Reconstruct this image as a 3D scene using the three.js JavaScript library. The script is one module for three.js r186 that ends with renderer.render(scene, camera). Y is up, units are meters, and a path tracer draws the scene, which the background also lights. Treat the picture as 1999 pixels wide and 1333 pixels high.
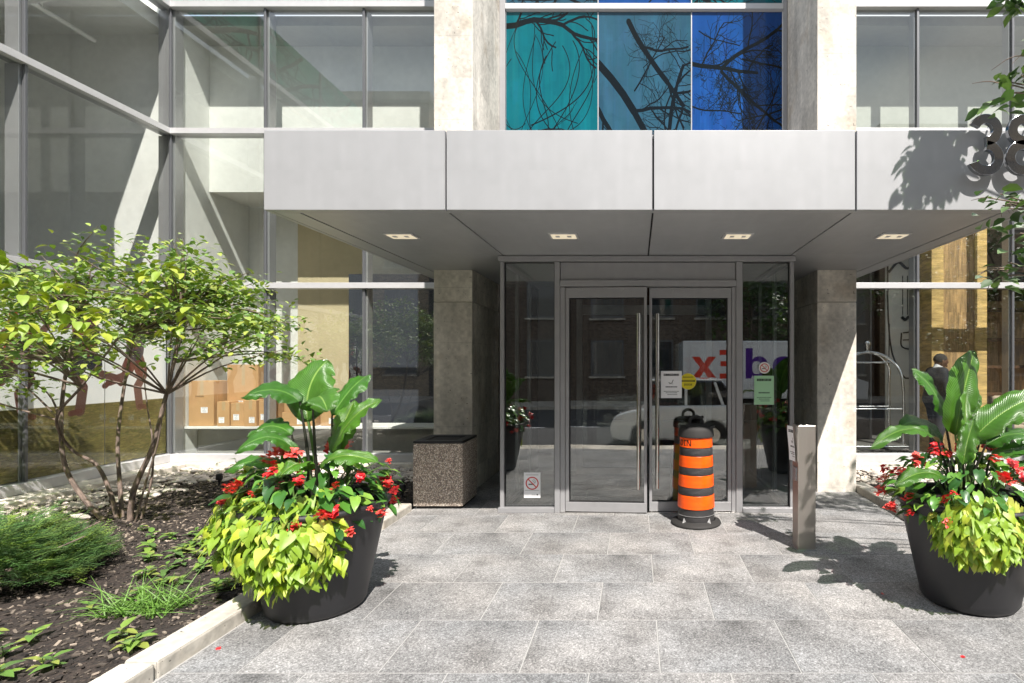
import * as THREE from 'three';
import { RoundedBoxGeometry } from 'three/addons/geometries/RoundedBoxGeometry.js';
import { MarchingCubes } from 'three/addons/objects/MarchingCubes.js';
import { mergeGeometries, mergeVertices } from 'three/addons/utils/BufferGeometryUtils.js';
import { RectAreaLightUniformsLib } from 'three/addons/lights/RectAreaLightUniformsLib.js';

// ---------------------------------------------------------------- camera, sky, sun, exposure
const scene = new THREE.Scene();
const camera = new THREE.PerspectiveCamera(62.43, 1999 / 1333, 0.05, 900);
camera.position.set(0, 1.55, 0);
camera.lookAt(0, 1.55, -10);
camera.setViewOffset(1999, 1333, -243.5, -39.5, 1999, 1333);   // shifted lens: the facade stays square to the picture
camera.updateProjectionMatrix();

const SKY = 0.66;   // how bright the sky is
const SUN = new THREE.Vector3(0.34, 1.0, 0.6).normalize();
// pale summer sky with broken white cloud, the same all round
const skyTex = (() => {
  const w = 512, h = 256, d = new Float32Array(w * h * 4); let q = 991; const L = Array.from({ length: 4096 }, () => (q = (q * 16807) % 2147483647) / 2147483647);
  const nz = (x, y, p) => { const xi = Math.floor(x), yi = Math.floor(y), f = x - xi, g = y - yi, u = f * f * (3 - 2 * f), v = g * g * (3 - 2 * g), H = (a, b) => L[(((a % p) + p) % p * 61 + ((b % 64) + 64) % 64 * 733) & 4095]; return (H(xi, yi) * (1 - u) + H(xi + 1, yi) * u) * (1 - v) + (H(xi, yi + 1) * (1 - u) + H(xi + 1, yi + 1) * u) * v; };
  for (let y = 0; y < h; y++) for (let x = 0; x < w; x++) {
    const el = (y + 0.5) / h * 180 - 90, t = Math.pow(Math.max(0, el) / 90, 0.55), u = x / w; let c = 0, a = 0.5; for (let o = 0; o < 5; o++) { c += a * nz(u * 8 * 2 ** o, el / 18 * 2 ** o, 8 * 2 ** o); a *= 0.5; }
    const k = Math.min(1, Math.max(0, (c - 0.40) / 0.18)), i = (y * w + x) * 4, blue = [0.62 - 0.34 * t, 0.72 - 0.26 * t, 0.86 - 0.10 * t];
    for (let j = 0; j < 3; j++) d[i + j] = SKY * (blue[j] + ([1.06, 1.05, 1.03][j] - blue[j]) * k * 0.85); d[i + 3] = 1;
  }
  const t = new THREE.DataTexture(d, w, h, THREE.RGBAFormat, THREE.FloatType); t.mapping = THREE.EquirectangularReflectionMapping; t.magFilter = THREE.LinearFilter; t.needsUpdate = true; return t;
})();
scene.background = skyTex; scene.environment = skyTex;

const sun = new THREE.DirectionalLight(0xfff8f0, 5.0);
sun.position.copy(SUN).multiplyScalar(40);
sun.target.position.set(0, 0, -4);
scene.add(sun, sun.target);
sun.castShadow = true;
sun.shadow.mapSize.set(4096, 4096);
Object.assign(sun.shadow.camera, { left: -16, right: 16, top: 16, bottom: -16, near: 1, far: 90 });
sun.shadow.camera.updateProjectionMatrix();

const renderer = new THREE.WebGLRenderer({ antialias: true });
renderer.toneMapping = THREE.LinearToneMapping;
renderer.toneMappingExposure = 1.82;
renderer.shadowMap.enabled = true;
RectAreaLightUniformsLib.init();

// ---------------------------------------------------------------- helpers
let seed = 20240611;
const rnd = () => { seed |= 0; seed = seed + 0x6D2B79F5 | 0; let t = Math.imul(seed ^ seed >>> 15, 1 | seed); t = t + Math.imul(t ^ t >>> 7, 61 | t) ^ t; return ((t ^ t >>> 14) >>> 0) / 4294967296; };
const rr = (a, b) => a + (b - a) * rnd();
const V = (x, y, z) => new THREE.Vector3(x, y, z);
const TAU = Math.PI * 2;
const taken = {};
const numbered = n => { const k = taken[n] = (taken[n] ?? -1) + 1; return k ? `${n}_${String(k).padStart(3, '0')}` : n; };
const clamp = (x, a = 0, b = 1) => Math.min(b, Math.max(a, x));
const smooth = (a, b, x) => { const t = clamp((x - a) / (b - a)); return t * t * (3 - 2 * t); };

function tag(o, label, category, group, kind) {
  if (label) o.userData.label = label;
  if (category) o.userData.category = category;
  if (group) o.userData.group = group;
  if (kind) o.userData.kind = kind;
  return o;
}
function thing(name, label, category, pos = [0, 0, 0], turn = 0, group) {
  const o = new THREE.Group(); o.name = numbered(name); scene.add(o);
  o.position.set(...pos); o.rotation.y = turn;
  return tag(o, label, category, group);
}
function part(parent, name, geo, mat, pos, rot) {
  const m = new THREE.Mesh(geo, mat); m.name = name; parent.add(m);
  if (pos) m.position.set(...pos);
  if (rot) m.rotation.set(...rot);
  return m;
}
function solo(name, label, category, geo, mat, pos, rot, group, kind) {
  const m = new THREE.Mesh(geo, mat); m.name = numbered(name); scene.add(m);
  if (pos) m.position.set(...pos);
  if (rot) m.rotation.set(...rot);
  return tag(m, label, category, group, kind);
}
const structure = (name, geo, mat, pos, label, category) => solo(name, label, category, geo, mat, pos, null, null, 'structure');

// uv in metres, by the way each face points; off moves the pattern so neighbours differ
function boxUV(g, off = 0, turn = false) {
  const p = g.attributes.position, n = g.attributes.normal, uv = new Float32Array(p.count * 2);
  for (let i = 0; i < p.count; i++) {
    const ax = Math.abs(n.getX(i)), ay = Math.abs(n.getY(i)), az = Math.abs(n.getZ(i));
    let u, v;
    if (ay >= ax && ay >= az) { u = p.getX(i); v = p.getZ(i); } else if (ax >= az) { u = p.getZ(i); v = p.getY(i); } else { u = p.getX(i); v = p.getY(i); }
    if (turn) [u, v] = [v, u];
    uv[2 * i] = u + off * 1.37; uv[2 * i + 1] = v + off * 0.71;
  }
  g.setAttribute('uv', new THREE.BufferAttribute(uv, 2));
  return g;
}
const box = (w, h, d, off = 0) => boxUV(new THREE.BoxGeometry(w, h, d), off);
const rbox = (w, h, d, r = 0.004, off = 0) => boxUV(new RoundedBoxGeometry(w, h, d, 1, Math.min(r, w / 2.01, h / 2.01, d / 2.01)), off);
const rspan = (x0, x1, y0, y1, z0, z1, r = 0.004) => rbox(Math.abs(x1 - x0), Math.abs(y1 - y0), Math.abs(z1 - z0), r).translate((x0 + x1) / 2, (y0 + y1) / 2, (z0 + z1) / 2);
const span = (x0, x1, y0, y1, z0, z1) => { const g = new THREE.BoxGeometry(Math.abs(x1 - x0), Math.abs(y1 - y0), Math.abs(z1 - z0)); g.translate((x0 + x1) / 2, (y0 + y1) / 2, (z0 + z1) / 2); return boxUV(g); };
function tube(points, radius, radial = 8, seg = 0) {
  const c = new THREE.CatmullRomCurve3(points.map(p => p.isVector3 ? p : V(...p)));
  return new THREE.TubeGeometry(c, seg || Math.max(2, points.length * 3), radius, radial, false);
}
// tapered tube along a list of [point, radius]
function taper(points, radial = 7, sub = 4) {
  const pts = points.map(p => p[0]), c = new THREE.CatmullRomCurve3(pts), n = (points.length - 1) * sub;
  const pos = [], nor = [], uv = [], idx = [];
  const fr = c.computeFrenetFrames(n, false);
  let len = 0, last = null;
  for (let i = 0; i <= n; i++) {
    const t = i / n, f = t * (points.length - 1), k = Math.min(points.length - 2, Math.floor(f)), r = points[k][1] + (points[k + 1][1] - points[k][1]) * (f - k);
    const o = c.getPoint(t);
    if (last) len += o.distanceTo(last); last = o;
    for (let j = 0; j <= radial; j++) {
      const a = j / radial * TAU, d = fr.normals[i].clone().multiplyScalar(Math.cos(a)).addScaledVector(fr.binormals[i], Math.sin(a));
      pos.push(o.x + d.x * r, o.y + d.y * r, o.z + d.z * r); nor.push(d.x, d.y, d.z); uv.push(j / radial * 0.3, len);
    }
  }
  for (let i = 0; i < n; i++) for (let j = 0; j < radial; j++) { const a = i * (radial + 1) + j, b = a + radial + 1; idx.push(a, a + 1, b, b, a + 1, b + 1); }
  return geom(pos, nor, uv, idx);
}
function geom(pos, nor, uv, idx, col) {
  const g = new THREE.BufferGeometry();
  g.setAttribute('position', new THREE.Float32BufferAttribute(pos, 3));
  if (nor) g.setAttribute('normal', new THREE.Float32BufferAttribute(nor, 3));
  if (uv) g.setAttribute('uv', new THREE.Float32BufferAttribute(uv, 2));
  if (col) g.setAttribute('color', new THREE.Float32BufferAttribute(col, 3));
  g.setIndex(idx);
  if (!nor) g.computeVertexNormals();
  return g;
}
const lathe = (pts, seg = 40) => new THREE.LatheGeometry(pts.map(p => new THREE.Vector2(...p)), seg);
const merged = list => mergeGeometries(list.map(g => { const c = g.index ? g.toNonIndexed() : g.clone(); for (const k of Object.keys(c.attributes)) if (!['position', 'normal', 'uv'].includes(k)) c.deleteAttribute(k); return c; }));

// ---------------------------------------------------------------- textures (computed)
function lattice(s) { const a = new Float32Array(65536); let q = s; for (let i = 0; i < 65536; i++) { q = Math.imul(q ^ q >>> 15, 0x2c1b3c6d) + 0x9e3779b9 | 0; a[i] = ((q ^ q >>> 13) >>> 0) / 4294967296; } return a; }
const LAT = lattice(77);
function vn(x, y, p, k = 0) {   // value noise that repeats every p cells
  const xi = Math.floor(x), yi = Math.floor(y), fx = x - xi, fy = y - yi, sx = fx * fx * (3 - 2 * fx), sy = fy * fy * (3 - 2 * fy);
  const m = a => ((a % p) + p) % p, h = (a, b) => LAT[(m(a) * 197 + m(b) * 7919 + k * 1013) & 65535];
  const a = h(xi, yi), b = h(xi + 1, yi), c = h(xi, yi + 1), d = h(xi + 1, yi + 1);
  return a + (b - a) * sx + (c - a + (a - b - c + d) * sx) * sy;
}
function fbm(u, v, p, oct, k = 0) { let s = 0, a = 0.5, t = 0; for (let i = 0; i < oct; i++) { s += a * vn(u * p, v * p, p, k + i * 3); t += a; a *= 0.55; p *= 2; } return s / t; }
function tex(size, fn, srgb = true, rep = 1) {
  const d = new Uint8Array(size * size * 4);
  for (let y = 0; y < size; y++) for (let x = 0; x < size; x++) {
    const c = fn(x / size, y / size), i = (y * size + x) * 4;
    d[i] = clamp(c[0]) * 255; d[i + 1] = clamp(c[1]) * 255; d[i + 2] = clamp(c[2]) * 255; d[i + 3] = 255;
  }
  const t = new THREE.DataTexture(d, size, size);
  t.wrapS = t.wrapT = THREE.RepeatWrapping; t.magFilter = THREE.LinearFilter; t.minFilter = THREE.LinearMipmapLinearFilter; t.generateMipmaps = true;
  if (srgb) t.colorSpace = THREE.SRGBColorSpace;
  t.repeat.set(rep, rep); t.needsUpdate = true;
  return t;
}
const grey = (size, fn, rep) => tex(size, (u, v) => { const g = fn(u, v); return [g, g, g]; }, false, rep);
function canvasTex(w, h, draw, srgb = true) {
  const c = document.createElement('canvas'); c.width = w; c.height = h;
  draw(c.getContext('2d'), w, h);
  const t = new THREE.CanvasTexture(c);
  if (srgb) t.colorSpace = THREE.SRGBColorSpace;
  return t;
}
const mul = (c, k) => c.map(x => x * k);
const mix3 = (a, b, t) => a.map((x, i) => x + (b[i] - x) * t);

const T = {};
T.concrete = tex(1024, (u, v) => {
  const big = fbm(u, v, 3, 4, 1), fine = fbm(u, v, 48, 3, 5), board = vn(u * 12, v * 2, 12, 9), drip = fbm(u * 4, v * 0.5, 8, 3, 31);
  let k = 0.9 + (big - 0.5) * 0.22 + (fine - 0.5) * 0.2 + (board - 0.5) * 0.13 + (drip - 0.5) * 0.12;
  const pit = vn(u * 90, v * 90, 90, 12); if (pit > 0.965) k *= 0.55;
  const line = Math.abs(((v * 2) % 1) - 0.5); if (line < 0.003) k *= 0.9;
  const stain = smooth(0.56, 0.72, fbm(u, v, 6, 3, 40));
  return mix3(mul([0.875, 0.85, 0.805], k), mul([0.73, 0.67, 0.59], k), stain * 0.4);
}, true, 0.5);
T.concreteBump = grey(512, (u, v) => fbm(u, v, 40, 3, 5) * 0.7 + (vn(u * 90, v * 90, 90, 12) > 0.965 ? 0 : 0.3), 0.5);
T.granite = tex(1024, (u, v) => {
  const a = vn(u * 256, v * 256, 256, 1), b = vn(u * 128, v * 128, 128, 2), c = fbm(u, v, 5, 4, 3), e = vn(u * 420, v * 420, 420, 5);
  let k = 0.5 + (a - 0.5) * 0.22 + (b - 0.5) * 0.1 + (c - 0.5) * 0.32 + (e - 0.5) * 0.16;
  if (a > 0.92) k *= 1.14; if (b < 0.08) k *= 0.85;
  const warm = fbm(u, v, 3, 3, 8);
  return mul(mix3([0.965, 0.985, 1.0], [1.0, 0.985, 0.965], warm), vn(u * 70, v * 70, 70, 44) > 0.985 ? k * 0.72 : k);
}, true, 0.7);
T.graniteBump = grey(512, (u, v) => vn(u * 128, v * 128, 128, 1) * 0.6 + fbm(u, v, 20, 3, 3) * 0.4, 0.7);
T.aggregate = tex(512, (u, v) => {
  let best = 9, id = 0; const n = 56, x = u * n, y = v * n, xi = Math.floor(x), yi = Math.floor(y);
  for (let i = -1; i <= 1; i++) for (let j = -1; j <= 1; j++) {
    const cx = ((xi + i) % n + n) % n, cy = ((yi + j) % n + n) % n, h = LAT[(cx * 197 + cy * 7919) & 65535], h2 = LAT[(cx * 331 + cy * 4211 + 7) & 65535];
    const d = Math.hypot(xi + i + h - x, yi + j + h2 - y); if (d < best) { best = d; id = LAT[(cx * 53 + cy * 977 + 3) & 65535]; }
  }
  const edge = smooth(0.62, 0.4, best), pal = id < 0.25 ? [0.5, 0.45, 0.42] : id < 0.5 ? [0.74, 0.68, 0.62] : id < 0.72 ? [0.83, 0.77, 0.7] : id < 0.86 ? [0.63, 0.55, 0.5] : [0.93, 0.89, 0.84];
  return mix3([0.55, 0.51, 0.47], pal, edge * 0.9);
}, true, 1.6);
T.aggBump = grey(512, (u, v) => { let best = 9; const n = 56, x = u * n, y = v * n, xi = Math.floor(x), yi = Math.floor(y); for (let i = -1; i <= 1; i++) for (let j = -1; j <= 1; j++) { const cx = ((xi + i) % n + n) % n, cy = ((yi + j) % n + n) % n; best = Math.min(best, Math.hypot(xi + i + LAT[(cx * 197 + cy * 7919) & 65535] - x, yi + j + LAT[(cx * 331 + cy * 4211 + 7) & 65535] - y)); } return 1 - best; }, 1.6);
T.soil = tex(512, (u, v) => { const a = fbm(u, v, 24, 4, 2), b = vn(u * 120, v * 60, 120, 7); let k = 0.12 + a * 0.16 + (b - 0.5) * 0.12; return mul([1.0, 0.86, 0.76], k); }, true, 1.2);
T.soilBump = grey(512, (u, v) => fbm(u, v, 24, 4, 2), 1.2);
T.asphalt = tex(512, (u, v) => { const a = vn(u * 200, v * 200, 200, 3), b = fbm(u, v, 4, 4, 6); return mul([1, 1, 1.01], 0.27 + (a - 0.5) * 0.14 + (b - 0.5) * 0.1); }, true, 0.5);
T.bark = tex(512, (u, v) => { const a = fbm(u * 1, v * 0.4, 20, 4, 4), b = fbm(u, v, 6, 3, 9); let k = 0.47 + (a - 0.5) * 0.34 + (b - 0.5) * 0.24; return mul([1.0, 0.88, 0.8], k); }, true, 3);
T.paint = tex(512, (u, v) => { const a = fbm(u, v, 3, 4, 21), b = fbm(u, v, 30, 2, 22), r = vn(u * 60, v * 4, 60, 23); const k = 0.93 + (a - 0.5) * 0.09 + (b - 0.5) * 0.03 + (r - 0.5) * 0.02 + (fbm(u * 2, v * 0.5, 12, 4, 29) - 0.5) * 0.025; return [k, k, k]; }, true, 0.4);
T.wave = grey(256, (u, v) => fbm(u, v, 3, 2, 81), 0.5);
T.plaster = tex(512, (u, v) => { const a = fbm(u, v, 3, 4, 25), b = fbm(u, v, 40, 2, 26); const k = 0.93 + (a - 0.5) * 0.1 + (b - 0.5) * 0.04; return [k, k, k * 0.985]; }, true, 0.4);
T.brush = grey(512, (u, v) => 0.5 + (vn(u * 256, v * 2, 256, 4) - 0.5) * 0.6 + (fbm(u, v, 4, 2, 8) - 0.5) * 0.5, 1);
T.wood = tex(512, (u, v) => { const a = fbm(u * 3, v * 0.35, 16, 4, 14), s = vn(u * 90, v * 3, 90, 3); const k = 0.8 + (a - 0.5) * 0.5 + (s - 0.5) * 0.14; return mul([0.73, 0.58, 0.38], k); }, true, 0.9);
T.stonegold = tex(512, (u, v) => { const a = fbm(u * 0.5, v * 4, 12, 4, 14), b = vn(u * 10, v * 90, 90, 5), c = fbm(u, v, 5, 3, 2); const k = 0.86 + (a - 0.5) * 0.4 + (b - 0.5) * 0.12 + (c - 0.5) * 0.2; return mul([0.88, 0.74, 0.47], k); }, true, 0.8);
T.brick = tex(512, (u, v) => { const r = Math.floor(v * 32), x = u * 12 + (r % 2) * 0.5, c = Math.floor(x), m = (x - c < 0.05 || v * 32 - r < 0.13), h = LAT[((c % 12) * 197 + r * 7919) & 65535]; return m ? [0.5, 0.46, 0.42] : mul([0.36, 0.32, 0.29], 0.75 + h * 0.5); }, true, 0.42);
T.card = tex(256, (u, v) => { const a = fbm(u, v, 5, 4, 51), b = vn(u * 80, v * 2, 80, 52); const k = 0.96 + (a - 0.5) * 0.12 + (b - 0.5) * 0.03; return mul([0.78, 0.62, 0.44], k); }, true, 1.2);
T.smear = grey(512, (u, v) => 0.02 + 0.16 * smooth(0.5, 0.85, fbm(u * 2, v * 0.5, 6, 4, 61)), 0.5);
T.veins = tex(512, (u, v) => {   // big leaf: u across, v along; ribs sweep from the midrib to the edge
  const c = Math.abs(u - 0.5) * 2, s = (v * 38 - c * 8), f = s - Math.floor(s), rib = smooth(0.0, 0.16, f) * smooth(1, 0.7, f), mid = smooth(0.05, 0.02, c), n = fbm(u, v, 8, 3, 33);
  return mix3(mul([0.275, 0.455, 0.13], 0.84 + rib * 0.2 + (n - 0.5) * 0.25), [0.56, 0.68, 0.34], mid * 0.85);
}, true, 1);
T.veinsBump = grey(256, (u, v) => { const c = Math.abs(u - 0.5) * 2, s = (v * 38 - c * 8), f = s - Math.floor(s); return smooth(0.0, 0.3, f) * smooth(1, 0.6, f); }, 1);

// ---------------------------------------------------------------- materials
const S = (o) => new THREE.MeshStandardMaterial(o);
const P = (o) => new THREE.MeshPhysicalMaterial(o);
const rgb = (r, g, b) => new THREE.Color().setRGB(r, g, b);
const M = {
  concrete: S({ map: T.concrete, bumpMap: T.concreteBump, bumpScale: 0.004, roughness: 0.9 }),
  tiles: [0.91, 0.95, 0.99, 1.03].map(k => S({ map: T.granite, color: rgb(k, k * 0.99, k * 0.985), bumpMap: T.graniteBump, bumpScale: 0.0012, roughness: 0.82 })),
  grout: S({ color: rgb(0.36, 0.355, 0.34), roughness: 0.95 }),
  kerb: S({ map: T.concrete, color: rgb(0.72, 0.72, 0.71), bumpMap: T.concreteBump, bumpScale: 0.005, roughness: 0.95 }),
  aggregate: S({ map: T.aggregate, bumpMap: T.aggBump, bumpScale: 0.004, roughness: 0.85 }),
  soil: S({ map: T.soil, bumpMap: T.soilBump, bumpScale: 0.03, roughness: 1 }),
  asphalt: S({ map: T.asphalt, roughness: 0.95 }),
  panel: S({ map: T.paint, bumpMap: T.wave, bumpScale: 0.004, color: rgb(0.44, 0.45, 0.465), roughness: 0.42, metalness: 0.25 }),
  alu: S({ map: T.paint, color: rgb(0.40, 0.40, 0.41), roughness: 0.4, metalness: 0.35 }),
  aluDark: S({ color: rgb(0.13, 0.135, 0.145), roughness: 0.45, metalness: 0.4 }),
  aluLight: S({ map: T.paint, color: rgb(0.62, 0.62, 0.63), roughness: 0.4, metalness: 0.2 }),
  gasket: S({ color: rgb(0.015, 0.015, 0.016), roughness: 0.7 }),
  steel: S({ color: rgb(0.56, 0.54, 0.51), roughness: 0.26, roughnessMap: T.brush, metalness: 1 }),
  bollard: S({ color: rgb(0.46, 0.425, 0.385), roughness: 0.42, metalness: 0.9, bumpMap: T.brush, bumpScale: 0.0006 }),
  chrome: S({ color: rgb(0.86, 0.86, 0.87), roughness: 0.16, metalness: 1 }),
  glass: P({ color: rgb(0.945, 0.96, 0.95), transmission: 1, thickness: 0, roughness: 0, ior: 1.75 }),
  glassWing: P({ color: rgb(0.95, 0.96, 0.955), transmission: 1, thickness: 0, roughness: 0, ior: 1.5, specularIntensity: 0.55 }),
  glassDoor: P({ color: rgb(0.76, 0.79, 0.78), transmission: 1, thickness: 0, roughness: 0, ior: 2.35 }),
  white: S({ map: T.plaster, color: rgb(0.87, 0.875, 0.87), roughness: 0.9 }),
  blind: S({ map: T.plaster, color: rgb(0.58, 0.60, 0.57), roughness: 0.9 }),
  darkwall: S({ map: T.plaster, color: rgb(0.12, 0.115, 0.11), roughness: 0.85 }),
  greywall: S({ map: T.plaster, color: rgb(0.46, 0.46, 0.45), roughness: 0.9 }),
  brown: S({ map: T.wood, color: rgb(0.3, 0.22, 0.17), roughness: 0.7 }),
  wood: S({ map: T.wood, color: rgb(1.25, 1.3, 1.4), roughness: 0.6 }),
  stonegold: S({ map: T.stonegold, roughness: 0.75, bumpMap: T.stonegold, bumpScale: 0.006 }),
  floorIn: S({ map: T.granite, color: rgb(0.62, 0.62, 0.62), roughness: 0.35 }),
  black: S({ color: rgb(0.018, 0.018, 0.02), roughness: 0.45 }),
  rubber: S({ color: rgb(0.022, 0.021, 0.02), roughness: 0.75 }),
  paper: S({ color: rgb(0.82, 0.82, 0.83), roughness: 0.9 }),
  bark: S({ map: T.bark, bumpMap: T.bark, bumpScale: 0.004, roughness: 0.95 }),
  card: S({ map: T.card, roughness: 0.9 }),
  red: S({ color: rgb(0.55, 0.03, 0.02), roughness: 0.5 }),
};

// ---------------------------------------------------------------- ground, street, paving, beds
const FZ = -8.0;                       // plane of the facade glass
{
  const g = new THREE.PlaneGeometry(700, 700); g.rotateX(-Math.PI / 2); const p = g.attributes.position, uv = g.attributes.uv;
  for (let i = 0; i < p.count; i++) uv.setXY(i, p.getX(i), p.getZ(i));
  structure('road', g, M.asphalt, [0, -0.6, 0]);
  { const sw = structure('sidewalk', span(-40, 40, -0.2, 0, -1.3, 1.3), M.kerb, [0, -0.24, 0.02]); sw.rotation.x = 0.165; }
  structure('pavement_band', span(-2.5, 2.76, -0.15, -0.006, -1.78, -1.16), S({ map: T.concrete, color: rgb(1, 0.98, 0.94), roughness: 0.95 }));
  structure('road_kerb', rspan(-40, 40, -0.62, -0.46, 1.3, 1.46, 0.015), M.kerb);
  structure('far_sidewalk', span(-60, 60, -0.62, -0.46, 13.5, 17), M.kerb);
  for (let i = 0; i < 12; i++) structure(numbered('road_marking'), span(-30 + i * 5, -28 + i * 5, -0.598, -0.596, 6.6, 6.75), M.paper);
}
const paving = thing('paving', null, null); paving.userData.kind = 'structure';
part(paving, 'grout_bed', span(-2.36, 2.64, -0.15, -0.0025, -8.6, -1.781), M.grout);
for (let row = -4; row < 7; row++) {
  const zf = 5.6905 - row * 0.5765, zb = zf - 0.5765, ph = ((row % 2) + 2) % 2 ? -0.237 : 0.118;
  for (let c = -5; c < 5; c++) {
    const x0 = Math.max(-2.335, ph + c * 0.705), x1 = Math.min(2.615, ph + (c + 1) * 0.705);
    if (x1 - x0 < 0.05) continue;
    part(paving, 'paving_slab', rbox(x1 - x0 - 0.006, 0.05, 0.5765 - 0.006, 0.0025, Math.floor(rnd() * 40)), M.tiles[Math.floor(rnd() * 4)], [(x0 + x1) / 2, -0.025 + rr(-0.0008, 0.0008), -(zf + zb) / 2], [rr(-0.0012, 0.0012), 0, rr(-0.0012, 0.0012)]);
  }
}
// kerb stones beside the beds, a little uneven
for (const [x, name, label] of [[-2.43, 'bed_kerb', 'pale concrete kerb along the planting bed with the bushy tree'], [2.70, 'bed_kerb', 'pale concrete kerb beside the pot in front of the lobby windows']]) {
  const k = thing(name, label, 'kerb');
  const stops = x < 0 ? [-1.55, -2.75, -4.02, -5.2, -5.88] : [-1.55, -3.1, -4.3, -5.62, -6.9];
  for (let i = 0; i < stops.length - 1; i++) {
    const L = stops[i] - stops[i + 1] - 0.012, g = new RoundedBoxGeometry(0.17, 0.2, L, 3, 0.018), p = g.attributes.position;
    for (let q = 0; q < p.count; q++) p.setXYZ(q, p.getX(q) + (fbm(p.getZ(q) + i, p.getY(q), 16, 2, 3) - 0.5) * 0.014, p.getY(q) + (fbm(p.getZ(q) * 0.5 + i, p.getX(q), 16, 2, 4) - 0.5) * 0.016, p.getZ(q));
    boxUV(g, i * 3 + x); part(k, 'kerb_stone', g, M.kerb, [x + rr(-0.006, 0.006), -0.018 + rr(-0.006, 0.006), (stops[i] + stops[i + 1]) / 2], [0, rr(-0.006, 0.006), 0]);
  }
}
function bed(x0, x1, z0, z1, name, lift) {
  const g = new THREE.PlaneGeometry(x1 - x0, z1 - z0, 70, 90); g.rotateX(-Math.PI / 2); g.translate((x0 + x1) / 2, 0, (z0 + z1) / 2);
  const p = g.attributes.position, uv = g.attributes.uv;
  for (let i = 0; i < p.count; i++) { const x = p.getX(i), z = p.getZ(i); p.setY(i, bedY(x, z)); uv.setXY(i, x, z); }
  g.computeVertexNormals();
  return structure(name, g, M.soil);
}
const bedY = (x, z) => 0.035 + (fbm(x * 0.1 + 5, z * 0.1 + 5, 16, 3, 7) - 0.5) * 0.07 + (fbm(x + 9, z + 9, 16, 2, 8) - 0.5) * 0.02 + 0.03 * smooth(0.2, 1.4, Math.abs(x) - 2.5);
bed(-6.3, -2.49, -7.88, -1.4, 'planting_bed_soil');
bed(2.76, 9, -7.88, -1.4, 'planting_bed_soil_001');
// bark mulch and flat stones along the foot of the glass
{
  const chip = new THREE.BoxGeometry(1, 0.3, 0.42), m = S({ color: 0xffffff, roughness: 1 });
  const im = new THREE.InstancedMesh(chip, m, 26000); im.name = 'bark_mulch'; tag(im, 'dark bark mulch covering the planting beds', 'mulch', null, 'stuff');
  const o = new THREE.Object3D(), c = new THREE.Color();
  for (let i = 0; i < 26000; i++) {
    const left = i < 21500, x = left ? rr(-6.1, -2.5) : rr(2.8, 6), z = left ? -1.6 - 6.2 * Math.pow(rnd(), 0.9) : rr(-7.8, -1.6), s = 0.008 + 0.034 * Math.pow(rnd(), 2.5);
    o.position.set(x, bedY(x, z) + 0.006, z); o.rotation.set(rr(-0.5, 0.5), rr(0, TAU), rr(-0.5, 0.5)); o.scale.set(s, s * rr(0.5, 1), s); o.updateMatrix(); im.setMatrixAt(i, o.matrix);
    const k = Math.pow(rnd(), 2.3), d = rr(0.55, 1.2); im.setColorAt(i, c.setRGB((0.025 + 0.34 * k) * d, (0.02 + 0.28 * k) * d, (0.017 + 0.22 * k) * d));
  }
  scene.add(im);
}
{
  const shapes = [0, 1, 2, 3, 4, 5].map(k => { const g = new THREE.IcosahedronGeometry(1, 1), p = g.attributes.position; for (let i = 0; i < p.count; i++) { const q = V(p.getX(i), p.getY(i), p.getZ(i)), f = 0.82 + 0.36 * vn(q.x * 1.7 + k * 5 + 20, q.z * 1.7 + q.y + 20, 64, k); p.setXYZ(i, q.x * f, q.y * f, q.z * f); } const m = mergeVertices(g.deleteAttribute('normal').deleteAttribute('uv'), 0.02); m.computeVertexNormals(); return m; });
  const mats = [[0.5, 0.45, 0.4], [0.58, 0.52, 0.46], [0.42, 0.38, 0.34], [0.64, 0.58, 0.52], [0.52, 0.47, 0.43]].map(c => S({ color: rgb(...c), roughness: 0.9 }));
  const st = thing('flat_stone_strip', null, null); st.userData.kind = 'structure';
  const put = (x, z, n) => { const a = rr(0.05, 0.095), m = part(st, 'flat_stone', shapes[n % 6], mats[Math.floor(rnd() * 5)], [x, bedY(x, z) + rr(0.004, 0.028), z], [rr(-0.2, 0.2), rr(0, TAU), rr(-0.2, 0.2)]); m.scale.set(a, a * rr(0.25, 0.4), a * rr(0.6, 0.9)); };
  const gv = new THREE.InstancedMesh(shapes[0], S({ color: 0xffffff, roughness: 0.9 }), 5200), o = new THREE.Object3D(), c = new THREE.Color(); gv.name = 'gravel'; gv.userData.kind = 'stuff';
  for (let i = 0; i < 5200; i++) { const k = i % 5, x = k < 2 ? rr(-6.25, -2.55) : k < 4 ? -6.27 + 0.75 * Math.pow(rnd(), 1.4) : rr(2.8, 5.4), z = k < 2 ? -7.87 + 0.75 * Math.pow(rnd(), 1.3) : k < 4 ? rr(-7.6, -3.2) : -7.87 + 1.0 * Math.pow(rnd(), 1.3), s = rr(0.012, 0.03), b = rr(0.7, 1.25); o.position.set(x, bedY(x, z) + 0.006, z); o.rotation.set(rr(0, 6), rr(0, 6), 0); o.scale.set(s, s * 0.55, s * 0.8); o.updateMatrix(); gv.setMatrixAt(i, o.matrix); gv.setColorAt(i, c.setRGB(0.5 * b, 0.44 * b, 0.38 * b)); }
  st.add(gv);
  for (let i = 0; i < 120; i++) put(rr(-6.2, -2.55), rr(-7.85, -7.0), i);
  for (let i = 0; i < 105; i++) put(-6.25 + 1.0 * Math.pow(rnd(), 1.3), rr(-7.4, -3.4), i);
  for (let i = 0; i < 70; i++) put(rr(2.85, 5.2), rr(-7.85, -6.6), i);
}

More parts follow.
